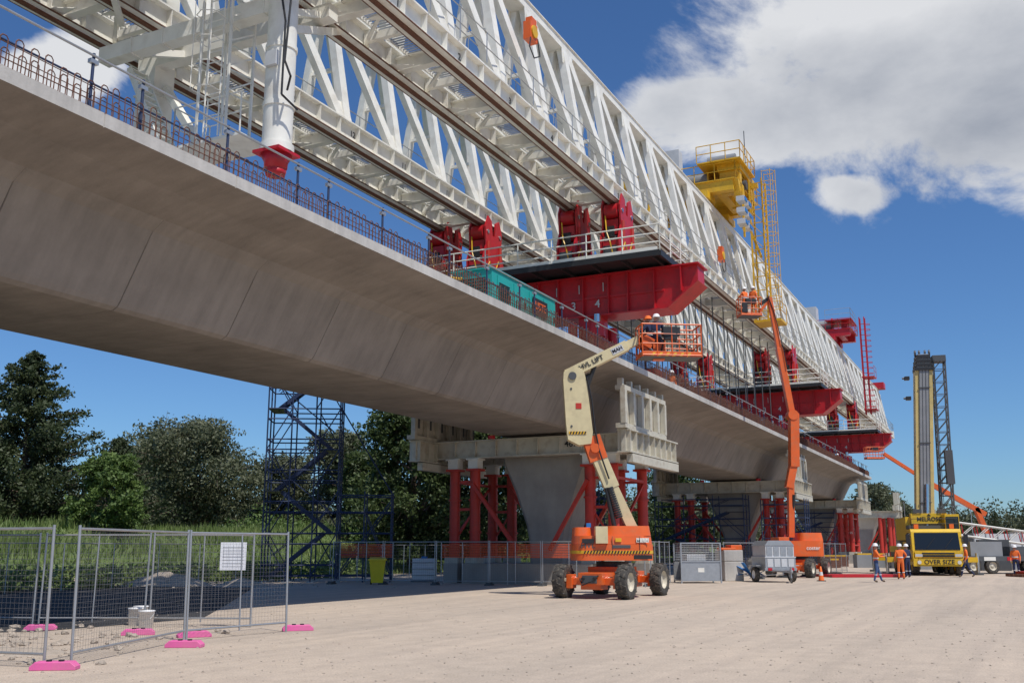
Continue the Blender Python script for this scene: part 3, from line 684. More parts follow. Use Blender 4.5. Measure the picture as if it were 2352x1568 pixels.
b=MB('generator_set',rz=TH)
b.box(29.8,35.2,15.7,17.3,9.6,11.2,TEAL);b.box(29.7,35.3,15.62,17.38,9.44,9.62,DARKG);b.box(29.75,35.25,15.65,17.35,11.2,11.26,TEAL)
for s in (30.2,31.5,32.8,34.1): b.box(s,s+1.05,15.67,15.7,9.75,11.05,TEAL);b.box(s+.85,s+.95,15.64,15.67,10.3,10.5,BLACK)
for i in range(9): b.box(29.76,29.8,15.95,17.05,9.9+i*.12,9.95+i*.12,BLACK)
for i in range(8): b.box(30.3,31.1,15.64,15.67,10.2+i*.08,10.24+i*.08,BLACK)
b.box(33.0,34.3,15.62,15.64,10.3,10.9,BLACK);b.tube((31,16.5,11.2),(31,16.5,11.6),.08,DARKG,10)
b.box(32.0,32.6,16.3,17,11.26,11.4,RED)
o=b.build();text(o,'USTE',(33.65,15.61,10.6),(1,0,0),(0,0,1),.42,ORG)
b=MB('deck_equipment',rz=TH)
for i in range(22):
    s=46+i*3+random.uniform(-1,1);t=random.uniform(15.4,18);h=random.uniform(.5,1.3);l=random.uniform(.4,1.0)
    m=random.choice((RED,RED,YEL,DARKG,REDLEG,GALV,RED))
    b.box(s,s+l,t,t+l*.7,9.41,9.41+h,m);b.box(s+.1,s+l-.1,t+.1,t+l*.6,9.41+h,9.5+h,DARKG);b.tube((s+l/2,t,9.5+h),(s+l/2,t,9.9+h),.05,GALV,6)
    for q_ in range(3): b.tube((s+random.uniform(-.5,1.5),15.1,9.4),(s+random.uniform(-.5,1.5),15.1,10.5),.03,RUST,5)
b.tube((24,15.6,9.5),(28,15.9,10.4),.05,YEL,6);b.tube((22,15.6,9.5),(27,16.2,10.1),.05,YEL,6)
b.build()

# ---------------- scaffold towers ----------------
def scaffold(x,y,rz,w,d,h,stairs=True,name='scaffold_stair_tower',annex=False):
    b=MB(name,(x,y,0),rz)
    xs=[-w/2,-w/6,w/6,w/2];ys=[-d/2,0,d/2]
    for X in xs:
        for Y in ys:
            if Y==0 and X in (xs[1],xs[2]): continue
            b.tube((X,Y,0),(X,Y,h),.04,BLUE,6)
    lift=1.0;z=.3;i=0
    while z<h:
        for Y in ys:
            if Y!=0 or not stairs: b.tube((xs[0],Y,z),(xs[-1],Y,z),.034,BLUE,5)
        for X in xs: 
            if X in (xs[0],xs[3]): b.tube((X,ys[0],z),(X,ys[-1],z),.034,BLUE,5)
        i+=1;z+=lift/ (2 if i%2 else 1)
    z=.3;i=0
    while z+2<h+.1:
        L=(xs[0],xs[-1]) if i%2==0 else (xs[-1],xs[0])
        for Y in (ys[0],ys[-1]): b.tube((xs[0] if (i%2) else xs[1],Y,z),(xs[1] if i%2 else xs[0],Y,z+2),.03,BLUE,5)
        b.tube((xs[2],ys[0],z),(xs[3],ys[0],z+2),.03,BLUE,5);b.tube((xs[2],ys[-1],z+2),(xs[3],ys[-1],z),.03,BLUE,5)
        if stairs:
            for Y in (-.3,.35): b.beam((L[0]*.8,Y,z),(L[1]*.6,Y,z+2),.05,.18,BLUE);b.tube((L[0]*.8,Y,z+.95),(L[1]*.6,Y,z+2.95),.024,BLUE,5)
            for k in range(9):
                f=(k+.5)/9;b.box(L[0]*.8+(L[1]*.6-L[0]*.8)*f-.12,L[0]*.8+(L[1]*.6-L[0]*.8)*f+.12,-.3,.35,z+2*f,z+2*f+.03,DARKG)
            e=L[1];b.box(min(e,e*.6),max(e,e*.6),ys[0],ys[-1],z+1.98,z+2.03,DARKG)
        z+=2;i+=1
    if annex:
        for X in (w/2+1.3,w/2+2.6):
            for Y in (ys[0],ys[-1]): b.tube((X,Y,0),(X,Y,4.3),.04,BLUE,6)
        for z in (.3,1.3,2.3,3.3,4.1):
            for Y in (ys[0],ys[-1]): b.tube((w/2,Y,z),(w/2+2.7,Y,z),.034,BLUE,5)
            for X in (w/2+1.3,w/2+2.6): b.tube((X,ys[0],z),(X,ys[-1],z),.034,BLUE,5)
        for Y in (ys[0],ys[-1]):
            b.tube((w/2,Y,.2),(w/2+2.6,Y,3.9),.03,BLUE,5);b.tube((w/2+2.6,Y,.3),(w/2+1.3,Y,3.3),.03,BLUE,5);b.tube((w/2,Y,8.4),(w/2+2.6,Y,4.2),.03,BLUE,5)
    for X in xs:
        for Y in ys: b.box(X-.15,X+.15,Y-.15,Y+.15,0,.04,GALV)
    return b.build()
scaffold(-10.25,49.5,.08,3.5,1.9,13.0,annex=True)
x,y=W(72,29.5);scaffold(x,y,TH+1.57,3.4,1.8,12)
x,y=W(77,22);scaffold(x,y,TH+1.57,7,1.8,5.6,stairs=True,name='access_scaffold')
x,y=W(77,15.6);scaffold(x,y,TH+1.57,3.2,1.6,5.2,stairs=False,name='access_scaffold')
x,y=W(112.5,21);scaffold(x,y,TH+1.57,7,1.8,5.6,stairs=True,name='access_scaffold')

# ---------------- fences ----------------
def fence_panel(p,q,h=1.87,foot=False,tilt=0,dense=.075,fm=DARKG,wr=.0017,name='temporary_fence_panel'):
    p=Vector((p[0],p[1],0));q=Vector((q[0],q[1],0));d=q-p;L=d.length
    b=MB(name,tuple(p),math.atan2(d.y,d.x))
    T=lambda x,z:(x,tilt*z,z)
    z0=.1
    b.tube(T(.03,0.0),T(.03,h+.05),.021,GALV,8);b.tube(T(L-.05,0.0),T(L-.05,h+.05),.021,GALV,8)
    b.tube(T(.03,h),T(L-.05,h),.019,GALV,8);b.tube(T(.03,z0+.08),T(L-.05,z0+.08),.019,GALV,8)
    if L<3: b.tube(T(L/2,z0),T(L/2,h),.016,GALV,6)
    x=.1
    while x<L-.08: b.tube(T(x,z0+.08),T(x,h),wr,WIRE,3,cap=False);x+=dense
    z=z0+.15
    while z<h: b.tube(T(.03,z),T(L-.05,z),wr,WIRE,3,cap=False);z+=dense
    if foot:
        b.box(-.12,.12,-.32,.32,.0,.07,fm);b.box(-.08,.08,-.26,.26,.07,.13,fm)
    return b.build()
F=[(-9.4,13.0),(-6.2,14.25),(-5.75,18.2),(-4.38,20.2)]
fence_panel((-9.4,15.2),(-6.35,14.2),tilt=-.02)
fence_panel((-6.1,14.35),(-5.75,18.2),tilt=.02)
fence_panel(F[2],F[3],tilt=.03)
fence_panel((-12.3,21.8),(-9.9,21.4));fence_panel((-9.85,21.4),(-7.6,21.45),tilt=.02);o=fence_panel((-7.55,21.4),(-5.35,21.3),tilt=-.02)
sg=MB('fence_notice');sg.box(1.45,2.0,-.035,-.028,1.15,1.72,PAPER)
for i in range(7): sg.box(1.5,1.95,-.038,-.0355,1.22+i*.065,1.228+i*.065,MIDG)
for i in range(5): sg.box(1.52+i*.1,1.524+i*.1,-.038,-.0355,1.2,1.66,MIDG)
sg.build(o)
def foot(x,y,a):
    b=MB('fence_foot_block',(x,y,0),a);b.prism([(-.3,-.11,0),(.3,-.11,0),(.3,-.11,.05),(.23,-.11,.11),(-.23,-.11,.11),(-.3,-.11,.05)],(0,.22,0),PINK);b.tube((-.08,0,.1),(-.08,0,.13),.04,BLACK,8);b.tube((.08,0,.1),(.08,0,.13),.04,BLACK,8);b.build(bevel=.01)
for x,y,a in ((-6.15,14.0,.1),(-5.4,17.1,.0),(-4.25,20.5,.3),(-7.05,19.5,.3),(-9.4,20.6,.3),(-5.84,19.0,.5)): foot(x,y,a)
run=[(-8.2,46.5),(-5.8,46),(-3.4,45.4),(-1,44.8),(1.3,44.1),(3.6,43.3),(5.6,42.6)]
for a,c in zip(run[:-1],run[1:]): fence_panel(a,c,tilt=random.uniform(-.03,.03),dense=.1,foot=True,wr=.0022)
run=[(5.9,43.5),(6.6,45.6),(7.4,47.8)]
for a,c in zip(run[:-1],run[1:]): fence_panel(a,c,dense=.1,foot=True,wr=.0022)
run=[(10.8,52),(13,54),(15,56.5),(17,59),(19,62),(20.5,64.5),(22,67)]
for a,c in zip(run[:-1],run[1:]): fence_panel(a,c,dense=.12,foot=True,wr=.0022)
b=MB('orange_barrier_fence')
for (x0,y0),(x1,y1) in (((-3.2,46.1),(2.8,44.3)),((-8,47.4),(-5.5,47))):
    for z in np.arange(1.2,1.8,.07): b.beam((x0,y0,z),(x1,y1,z),.006,.034,MESHO)
    L=math.hypot(x1-x0,y1-y0)
    for k in range(int(L/.08)): 
        f=k*.08/L;X=x0+(x1-x0)*f;Y=y0+(y1-y0)*f;b.beam((X,Y,1.2),(X,Y,1.76),.02,.006,MESHO)
    for f in (0,.5,1): b.tube((x0+(x1-x0)*f,y0+(y1-y0)*f,0),(x0+(x1-x0)*f,y0+(y1-y0)*f,1.85),.025,GALV,6)
b.build()
b=MB('site_fence',rz=TH)
for s in np.arange(20,112,2.4):
    b.tube((s,32.8,0),(s,32.8,1.8),.025,GALV,6);b.tube((s,32.8,1.78),(s+2.4,32.8,1.78),.018,GALV,5)
    for z in np.arange(.2,1.75,.2): b.tube((s,32.8,z),(s+2.4,32.8,z),.004,GALV,3)
b.build()

def bucket(x,y):
    b=MB('white_bucket',(x,y,0));b.lathe((0,0,0),(0,0,1),[(0,.0),(.13,.0),(.155,.33),(.165,.33),(.165,.36),(.0,.37)],WPLAS,20)
    b.path([(-.16,0,.3),(-.12,-.12,.2),(0,-.17,.15),(.12,-.12,.2),(.16,0,.3)],.005,GALV,4);b.build()
bucket(-8.0,21.9);bucket(-7.45,21.0);bucket(-8.15,22.6)
b=MB('yellow_wheelie_bin',(-6.05,45.9,0),.1)
b.prism([(-.26,-.25,.08),(.26,-.25,.08),(.36,-.36,1.05),(-.36,-.36,1.05)],(0,.6,0),YPLAS);b.box(-.4,.4,-.42,.36,1.05,1.12,YPLAS);b.prism([(-.36,-.36,1.12),(-.36,.3,1.12),(-.36,.3,1.2)],(.72,0,0),YPLAS)
for X in (-.28,.28): b.tube((X-.04,.3,.12),(X+.04,.3,.12),.12,RUBBER,14)
b.tube((-.3,.36,1.0),(.3,.36,1.0),.02,BLACK,6);b.build(bevel=.015,recalc=True)
b=MB('white_tank',(-4.3,50,0));b.box(-.6,.6,-.5,.5,0,.1,DARKG);b.box(-.55,.55,-.45,.45,.1,1.1,WPLAS)
for z in (.3,.6,.9): b.box(-.6,.6,-.5,.5,z,z+.03,GALV)
b.tube((0,0,1.1),(0,0,1.2),.15,BLUEP,12);b.build(bevel=.03)

b=MB('mesh_storage_cage',(8.75,48.2,0),.12)
for X in (-.95,.95):
    for Y in (-.6,.6): b.beam((X,Y,0),(X,Y,1.85),.06,.06,GALV)
for z in (.12,1.0,1.83):
    for Y in (-.6,.6): b.beam((-.95,Y,z),(.95,Y,z),.05,.05,GALV)
    for X in (-.95,.95): b.beam((X,-.6,z),(X,.6,z),.05,.05,GALV)
b.box(-.93,.93,-.59,-.57,.15,.98,GALV);b.box(-.93,.93,.57,.59,.15,.98,GALV);b.box(.9,.93,-.58,.58,.15,.98,GALV);b.box(-.9,.9,-.55,.55,.12,.15,GALV)
for X in np.arange(-.9,.95,.08):
    for Y in (-.6,.6): b.tube((X,Y,1),(X,Y,1.83),.006,GALV,4)
for z in np.arange(1.08,1.83,.08):
    for Y in (-.6,.6): b.tube((-.95,Y,z),(.95,Y,z),.006,GALV,4)
    for X in (-.95,.95): b.tube((X,-.6,z),(X,.6,z),.006,GALV,4)
b.box(-.15,.15,-.6,-.595,.5,.7,WHITE);b.box(-.6,.3,-.4,.4,.9,1.3,LGREY);b.build()
b=MB('concrete_barrier',(10.9,51.2,0),.2);b.box(-.5,.5,-.6,.6,0,.95,CONCF);b.box(-.5,.5,-.6,.6,.96,1.5,CONCF);b.box(-.6,.2,-.5,.1,1.5,1.62,ORG);b.box(.0,.6,-.3,.4,1.5,1.75,ORG);b.build(bevel=.03)
b=MB('blue_sheeting',(11.9,50.5,0));
for i in range(10): b.beam((random.uniform(-.7,.7),random.uniform(-.3,.3),random.uniform(.1,.3)),(random.uniform(-.7,.7),random.uniform(-.3,.3),random.uniform(.4,.9)),.3,.03,random.choice((BLUEP,LGREY,BLUEP)))
b.build()
b=MB('equipment_trailer',(12.7,49.4,0),.15)
b.box(-.85,.75,-.9,.9,.55,.68,GALV);b.box(-.8,.72,-.85,.85,.68,1.15,GALV);b.box(-.82,.74,-.87,.87,1.15,1.2,LGREY);b.box(-.75,.68,-.8,.8,1.2,1.72,LGREY)
b.prism([(-.78,-.83,1.72),(.7,-.83,1.72),(.5,-.83,1.95),(-.6,-.83,1.95)],(0,1.66,0),GALV)
for X in (-.7,-.35,0,.35): b.box(X,X+.28,-.87,-.85,.72,1.1,LGREY);b.box(X,X+.28,-.82,-.8,1.25,1.66,GALV)
for X in (-.98,.88): b.wheel((X,0,.36),(1,0,0),.36,.22,False,WPLAS);b.box(X-.14,X+.14,-.5,.5,.76,.8,GALV)
b.beam((-.5,-.9,.55),(0,-2.0,.5),.08,.08,GALV);b.beam((.5,-.9,.55),(0,-2.0,.5),.08,.08,GALV);b.tube((0,-1.9,.0),(0,-1.9,.75),.04,GALV,8);b.wheel((0,-1.9,.12),(1,0,0),.12,.06,False)
for X in (-.6,.5): b.box(X-.1,X+.1,-.93,-.9,.55,.68,RED)
b.tube((.75,.6,.6),(.75,.6,1.9),.03,GALV,6)
b.build(bevel=.012)
def cone(x,y):
    b=MB('traffic_cone',(x,y,0));b.box(-.18,.18,-.18,.18,0,.04,BLACK);b.lathe((0,0,0),(0,0,1),[(.14,.04),(.1,.28)],HIVIS,16);b.lathe((0,0,0),(0,0,1),[(.1,.28),(.075,.45)],REFL,16);b.lathe((0,0,0),(0,0,1),[(.075,.45),(.03,.72),(0,.72)],HIVIS,16);b.build()
cone(15.3,50.6);cone(21.5,60)
b=MB('timber_mats',(19.6,58,0),.1)
for i in range(6): b.box(-2,2.2,-1.2+i*.42,-.85+i*.42,.01,.14,RED)
b.build()
b=MB('timber_mats',(31,58,0),.1)
for i in range(6): b.box(-2.4,3,-1.2+i*.42,-.85+i*.42,.01,.16,RUST)
b.box(-2,3,-1,1,.16,.3,REDLEG);b.build()
b=MB('stacked_materials',(0,0,0))
for i in range(18):
    x=random.uniform(24,46);y=random.uniform(70,95);
    l=random.uniform(1,3);h=random.uniform(.3,1.1);b.box(x,x+l,y,y+1,0,h,random.choice((GALV,RUST,MIDG,CONCP,DARKG)));b.box(x+.1,x+l-.1,y+.1,y+.9,h,h+.12,random.choice((GALV,YEL,RUST)))
b.build()

# ---------------- boom lifts ----------------
def basket(b,c,w,d,h,M,ang=0):
    c=Vector(c)
    R=lambda x,y,z:(c.x+x*math.cos(ang)-y*math.sin(ang),c.y+x*math.sin(ang)+y*math.cos(ang),c.z+z)
    cs=[(-w/2,-d/2),(w/2,-d/2),(w/2,d/2),(-w/2,d/2)]
    b.prism([R(x,y,0) for x,y in cs],(0,0,.07),DARKG)
    for i in range(4):
        a=cs[i];e=cs[(i+1)%4];L=math.hypot(e[0]-a[0],e[1]-a[1]);k=max(2,int(round(L/.55)))
        for j in range(k):
            f=j/k;x=a[0]+(e[0]-a[0])*f;y=a[1]+(e[1]-a[1])*f;b.tube(R(x,y,0),R(x,y,h),.024,M,6)
        for z in (.06,h*.4,h*.7,h): b.tube(R(a[0],a[1],z),R(e[0],e[1],z),.026 if z<h else .03,M,6)
        b.beam(R(a[0],a[1],.1),R(e[0],e[1],.1),.015,.17,M)
    b.prism([R(x,y,.75) for x,y in ((-.3,-d/2-.02),(.3,-d/2-.02),(.3,-d/2+.25),(-.3,-d/2+.25))],(0,0,.3),BLACK)
def chassis(b,M,L=3.1,Wd=2.2,R=.54):
    for X in (-L/2,L/2):
        for Y in (-Wd/2,Wd/2): b.wheel((X,Y,R),(0,1,0),R,.4)
        b.beam((X,-Wd/2+.15,R),(X,Wd/2-.15,R),.22,.22,M);b.box(X-.3,X+.3,-.35,.35,R-.25,R+.2,M)
        b.tube((X+.2,-.75,R+.1),(X+.2,.75,R+.1),.05,CHROME,8)
        for Y in (-.82,.82): b.box(X-.18,X+.18,Y-.1,Y+.1,R-.22,R+.22,M)
    b.box(-L/2-.35,L/2+.35,-.42,.42,R-.1,R+.28,M);b.box(-.7,.7,-.6,.6,R+.05,R+.45,M)
    b.path([(-L/2-.36,-.3,R+.2),(-L/2-.55,-.1,R),(-L/2-.5,.2,R-.1),(-L/2-.36,.35,R+.1)],.025,BLACK,5);b.box(-L/2-.42,-L/2-.35,-.25,.25,R-.05,R+.2,DARKG)
    b.tube((0,0,R+.45),(0,0,R+.62),.55,BLACK,24)
    for Y in (-.5,.5): b.tube((-L/2-.35,Y*.4,R+.1),(-L/2-.5,Y*.4,R+.1),.05,BLACK,8)
lift=empty('boom_lift')
b=MB('chassis',(3.4,34.55,0),math.atan2(2.8,1.5));chassis(b,ORG);b.build(lift,bevel=.01)
b=MB('turntable')
def rounded(cx,cy,hx,hy,z0,z1,m,r=.45,taper=0):
    pts=[]
    for (sx,sy,a0) in ((1,1,0),(-1,1,90),(-1,-1,180),(1,-1,270)):
        for k in range(6):
            a=math.radians(a0+k*18);pts.append((cx+sx*(hx-r)+r*math.cos(a),cy+sy*(hy-r)+r*math.sin(a)))
    n=len(pts);vs=[(x,y,z0) for x,y in pts]+[(cx+(x-cx)*(1-taper),cy+(y-cy)*(1-taper),z1) for x,y in pts]
    b.add(vs,[tuple(range(n))[::-1],tuple(range(n,2*n))],m);b.add(vs,[(i,(i+1)%n,n+(i+1)%n,n+i) for i in range(n)],m,True)
rounded(3.35,34.4,1.35,.98,1.2,1.72,ORG,.5,-.0);rounded(3.35,34.4,1.33,.96,1.725,2.0,ORG,.5,.03)
rounded(3.85,34.4,.78,.9,2.0,2.32,ORG,.35,.06);rounded(2.35,34.35,.3,.6,2.0,2.28,ORG,.2,.08)
rounded(3.35,34.4,1.36,.99,1.42,1.52,YEL,.5)
for i in range(22):
    x=2.35+i*.1
    b.prism([(x,33.395,1.42),(x+.05,33.395,1.42),(x+.09,33.395,1.52),(x+.04,33.395,1.52)],(0,-.006,0),BLACK)
b.box(2.75,3.15,33.3,34.0,1.75,2.3,BOOMC);b.box(2.5,2.65,34,34.2,2.28,2.42,BLUEP)
b.box(2.3,2.7,33.385,33.4,1.75,1.9,BLACK);b.box(4.1,4.5,33.42,33.45,1.78,1.92,WHITE)
for x in (2.2,3.3,4.2): b.box(x,x+.01,33.39,33.43,1.55,1.98,DARKG)
b.box(3.3,3.9,33.40,33.435,1.6,1.7,DARKG);b.box(3.4,3.6,33.395,33.44,1.8,1.92,YEL);b.box(4.0,4.6,33.41,33.44,1.25,1.38,BLACK)
tt=b.build(lift,bevel=.02,recalc=True)
b=MB('booms');Y=34.4
b.beam((4.15,Y,2.1),(3.3,Y,3.95),.34,.42,BOOMC,up=(0,1,0));b.beam((3.42,Y,3.6),(2.95,Y,4.75),.5,.46,BOOMC,up=(0,1,0))
b.tube((3.45,Y-.3,2.3),(3.2,Y-.3,3.6),.08,BLACK,10)
for k in range(14): 
    f=k/13;b.tube((3.62-.3*f,Y-.3,2.6+.95*f),(3.6-.3*f,Y-.3,2.66+.95*f),.13,BLACK,10)
b.beam((2.98,Y,4.55),(2.72,Y,5.35),.62,.5,ORG,up=(0,1,0));b.tube((2.85,Y-.34,4.95),(2.85,Y+.34,4.95),.16,ORG,14)
P=[(1.92,5.25),(2.3,5.05),(2.72,5.1),(2.78,5.5),(2.6,7.2),(2.5,7.62),(2.35,7.75),(1.8,7.6),(1.78,7.3),(1.86,5.8)]
b.prism([(x,Y-.28,z) for x,z in P],(0,.56,0),BOOMC);b.box(1.95,2.55,Y-.3,Y-.283,5.42,5.52,YEL)
for i in range(6): b.prism([(1.97+i*.1,Y-.3,5.42),(2.02+i*.1,Y-.3,5.42),(2.06+i*.1,Y-.3,5.52),(2.01+i*.1,Y-.3,5.52)],(0,-.006,0),BLACK)
b.tube((2.1,Y-.33,7.45),(2.1,Y+.33,7.45),.14,DARKG,14)
for z in (5.7,7.0): b.tube((2.05,Y-.3,z),(2.05,Y-.28,z),.04,DARKG,8)
b.path([(2.6,Y-.3,7.4),(2.75,Y-.32,6.6),(2.85,Y-.3,5.6),(3.0,Y-.32,4.8),(3.3,Y-.3,3.9)],.03,BLACK,5);b.box(2.2,2.4,Y-.295,Y-.282,6.3,6.5,REDLEG)
P0=Vector((2.0,Y,7.55));P1=Vector((4.55,Y,8.82))
b.beam(P0+Vector((-.1,0,-.05)),P0.lerp(P1,.8),.36,.46,BOOMC,up=(0,1,0));b.beam(P0.lerp(P1,.55),P1,.28,.34,BOOMC,up=(0,1,0))
b.tube((2.55,Y-.05,6.9),(2.9,Y-.05,7.85),.08,BLACK,10);b.tube((2.3,Y,7.3),(2.75,Y,7.5),.11,BLACK,10)
b.beam((4.5,Y,8.85),(4.95,Y,8.6),.36,.34,ORG,up=(0,1,0));b.beam((4.62,Y,8.95),(5.25,Y,8.35),.16,.14,ORG,up=(0,1,0));b.beam((4.55,Y,8.6),(5.1,Y,8.1),.12,.12,ORG,up=(0,1,0))
b.tube((4.6,Y-.1,8.7),(5.1,Y-.1,8.25),.05,CHROME,8);b.box(4.95,5.35,Y-.2,Y+.2,8.05,8.6,ORG);b.path([(4.6,Y-.2,8.9),(4.9,Y-.3,9.05),(5.3,Y-.3,8.7),(5.2,Y-.2,8.2)],.03,BLACK,5)
basket(b,(5.5,Y-.1,8.08),2.1,.9,1.15,ORG,.12)
b.box(5.3,5.75,Y-.55,Y-.3,8.7,9.15,BLACK)
for i in range(6): b.prism([(4.8+i*.25,Y-.64+i*.03,8.1),(4.9+i*.25,Y-.63+i*.03,8.1),(4.98+i*.25,Y-.62+i*.03,8.22),(4.88+i*.25,Y-.63+i*.03,8.22)],(0,-.01,0),YEL)
o=b.build(lift,bevel=.02,recalc=True)
d=(P1-P0).normalized();u=Vector((-d.z,0,d.x))
text(o,'HVL LIFT',tuple(P0.lerp(P1,.3)+Vector((0,-.25,0))),tuple(d),tuple(u),.24,BLACK)
q=MB('boom_label');c=P0.lerp(P1,.66)+Vector((0,-.235,0));q.prism([tuple(c+d*a+u*e) for a,e in ((-.22,-.11),(.22,-.11),(.22,.11),(-.22,.11))],(0,-.006,0),LGREY);q.build(o)
text(o,'MAH',tuple(c+Vector((0,-.014,0))),tuple(d),tuple(u),.18,BLACK)
text(tt,'MAH',(4.3,33.41,1.85),(1,0,0),(0,0,1),.2,WHITE);text(tt,'HVL',(2.5,33.42,1.68),(1,0,0),(0,0,1),.26,DARKG)

lift=empty('boom_lift')
b=MB('chassis',(16.3,58,0),1.0);chassis(b,ORG,3.1,2.2,.52);b.build(lift)
b=MB('turntable');rounded(16.3,58,1.3,.95,1.15,2.0,ORG,.45);rounded(16.9,58,.7,.85,2.0,2.45,ORG,.3,.1);b.box(15.0,15.6,57.1,58.9,1.3,2.2,ORG);tt=b.build(lift,bevel=.02,recalc=True)
text(tt,'coster',(16.9,57.02,1.6),(1,0,0),(0,0,1),.3,WHITE);text(tt,'coster',(15.3,57.08,1.8),(1,0,0),(0,0,1),.2,WHITE)
b=MB('booms');Y=58
b.beam((15.95,Y,2.2),(16.1,Y,5.2),.32,.42,ORG,up=(0,1,0));b.beam((15.98,Y,5.0),(16.3,Y,6.3),.42,.5,ORG,up=(0,1,0))
b.beam((16.35,Y,6.2),(16.5,Y,9.3),.5,.62,ORG,up=(0,1,0));b.tube((16.4,Y-.35,9.2),(16.4,Y+.35,9.2),.3,ORG,16)
b.beam((16.4,Y,9.2),(15.85,Y,13.2),.34,.42,ORG,up=(0,1,0));b.beam((15.9,Y,12.8),(15.45,Y,16.3),.26,.32,ORG,up=(0,1,0))
b.beam((15.45,Y,16.3),(14.9,Y,15.9),.2,.24,BLACK,up=(0,1,0));b.beam((15.4,Y,16.1),(14.8,Y,15.4),.15,.2,ORG,up=(0,1,0))
b.path([(15.3,Y-.2,16.4),(15.6,Y-.2,15.5),(15.9,Y-.25,14),(16.2,Y-.3,12)],.03,BLACK,5);b.tube((16.0,Y,2.6),(16.2,Y-.2,4.6),.1,BLACK,8)
basket(b,(14.2,Y,15.1),1.25,.85,1.15,ORG,.1);b.box(13.7,14.0,Y-.5,Y-.3,15.3,15.9,BLACK)
o=b.build(lift,bevel=.02,recalc=True)

lift=empty('boom_lift');X0,Y=42.5,92
b=MB('chassis',(X0,Y,0),.6);chassis(b,ORG);b.build(lift)
b=MB('booms');b.box(X0-1.2,X0+1.3,Y-.9,Y+.9,1.2,2.4,ORG);b.beam((X0+.8,Y,2.2),(X0-.2,Y,5.2),.4,.5,ORG,up=(0,1,0))
b.beam((X0+.6,Y,4.6),(X0-4.2,Y,7.4),.4,.5,ORG,up=(0,1,0));b.beam((X0-4,Y,7.3),(X0-8.2,Y,10.1),.28,.34,ORG,up=(0,1,0));basket(b,(X0-9.1,Y,9.6),1.6,.8,1.1,ORG);b.build(lift)

# ---------------- mobile crane ----------------
cr=MB('mobile_crane',(25.2,60.2,0),math.radians(-14));b=cr
b.box(-1.35,1.35,0,11.5,.95,1.35,DARKG)
P=[(0,.62),(0,1.45),(.25,2.55),(.4,2.72),(2.3,2.72),(2.3,.62)]
b.prism([(-1.4,y,z) for y,z in P],(2.8,0,0),YELC)
b.prism([(-1.25,-.012+.25*.03,1.5),(1.25,-.012+.25*.03,1.5),(1.22,.23,2.5),(-1.22,.23,2.5)],(0,-.02,0),GLASS)
b.box(-1.42,1.42,-.22,.02,.55,1.0,YELC);b.box(-1.15,1.15,-.25,-.22,.62,.96,YELC);b.box(-1.3,1.3,-.04,0,1.05,1.38,YELC);b.box(-.9,.9,-.06,-.04,1.08,1.2,BLACK);b.box(-.9,.9,-.06,-.04,1.25,1.34,BLACK)
b.box(-1.17,1.17,-.235,-.222,.6,.62,BLACK);b.box(-1.17,1.17,-.235,-.222,.96,.98,BLACK)
for x in (-1.1,1.1): b.tube((x,-.27,.78),(x,-.22,.78),.11,REFL,14);b.box(x-.2,x+.2,-.24,-.22,1.1,1.25,LGREY)
b.beam((-.6,-.03,1.6),(-.1,.12,2.2),.02,.03,BLACK);b.beam((.4,-.03,1.6),(.9,.12,2.2),.02,.03,BLACK)
for x in (-1.6,1.6): b.box(x-.12,x+.12,.0,.1,1.8,2.4,BLACK);b.tube((x*.88,.1,2.45),(x,.05,2.4),.025,BLACK,6)
for x in (-1.4,1.4):
    b.box(x-.02,x+.02,.8,2.0,1.5,2.5,GLASS)
    for y in (1.0,3.2,4.8,7.5,9.1): b.wheel((x*.86,y,.58),(1,0,0),.58,.42,False,YELC)
b.box(-1.4,1.4,2.4,4.2,1.35,2.0,YELC);b.box(-1.4,1.4,4.2,11.4,1.35,1.75,YELC)
for y in (2.6,10.8):
    b.box(-2.6,2.6,y-.2,y+.2,.75,1.05,YELC)
    for x in (-2.6,2.6): b.tube((x,y,.1),(x,y,1.3),.1,CHROME,10);b.tube((x,y,0),(x,y,.12),.3,DARKG,14)
b.tube((0,4.6,1.75),(0,4.6,2.1),.9,DARKG,20);b.box(-1.35,1.35,2.6,7.6,2.1,3.5,YELC);b.box(-1.3,1.5,6.6,8.2,1.9,3.4,MIDG)
b.box(-1.05,1.05,2.3,2.9,3.05,3.7,YELC);b.box(-1.35,1.35,1.2,2.6,2.75,2.95,DARKG)
b.box(.7,1.5,1.0,2.6,2.2,3.6,YELC);b.box(.74,1.46,.97,1.0,2.7,3.45,GLASS)
b.rail([(-1.35,2.6,3.5),(-1.35,7,3.5)],.9,GALV);b.rail([(-1.3,.4,2.72),(1.3,.4,2.72)],.6,BLACK)
for x in (-1.1,.9): b.box(x,x+.25,.9,1.1,2.75,3.05,HIVIS)
for x in (-.9,.5): b.box(x,x+.5,2.25,2.3,3.72,3.95,DARKG);b.tube((x+.2,2.6,3.7),(x+.2,2.6,4.3),.05,DARKG,6)
B0=Vector((-.15,3.2,3.2));B1=Vector((.55,3.4,13.0))
b.beam(B0,B0.lerp(B1,.985),1.05,.95,CRM2,up=(0,1,0));dd=(B1-B0).normalized()
off=Vector((0,-.5,0));b.beam(B0+off,B0.lerp(B1,.98)+off,.55,.05,MIDG,up=(0,1,0))
for x in (-.29,-.1,.1,.29): b.beam(B0+Vector((x,-.53,0)),B0.lerp(B1,.98)+Vector((x,-.53,0)),.035,.03,DARKG,up=(0,1,0))
for f in (.12,.5,.86): p=B0.lerp(B1,f)+Vector((0,-.55,0));b.beam(p-Vector((.35,0,0)),p+Vector((.35,0,0)),.06,.06,DARKG)
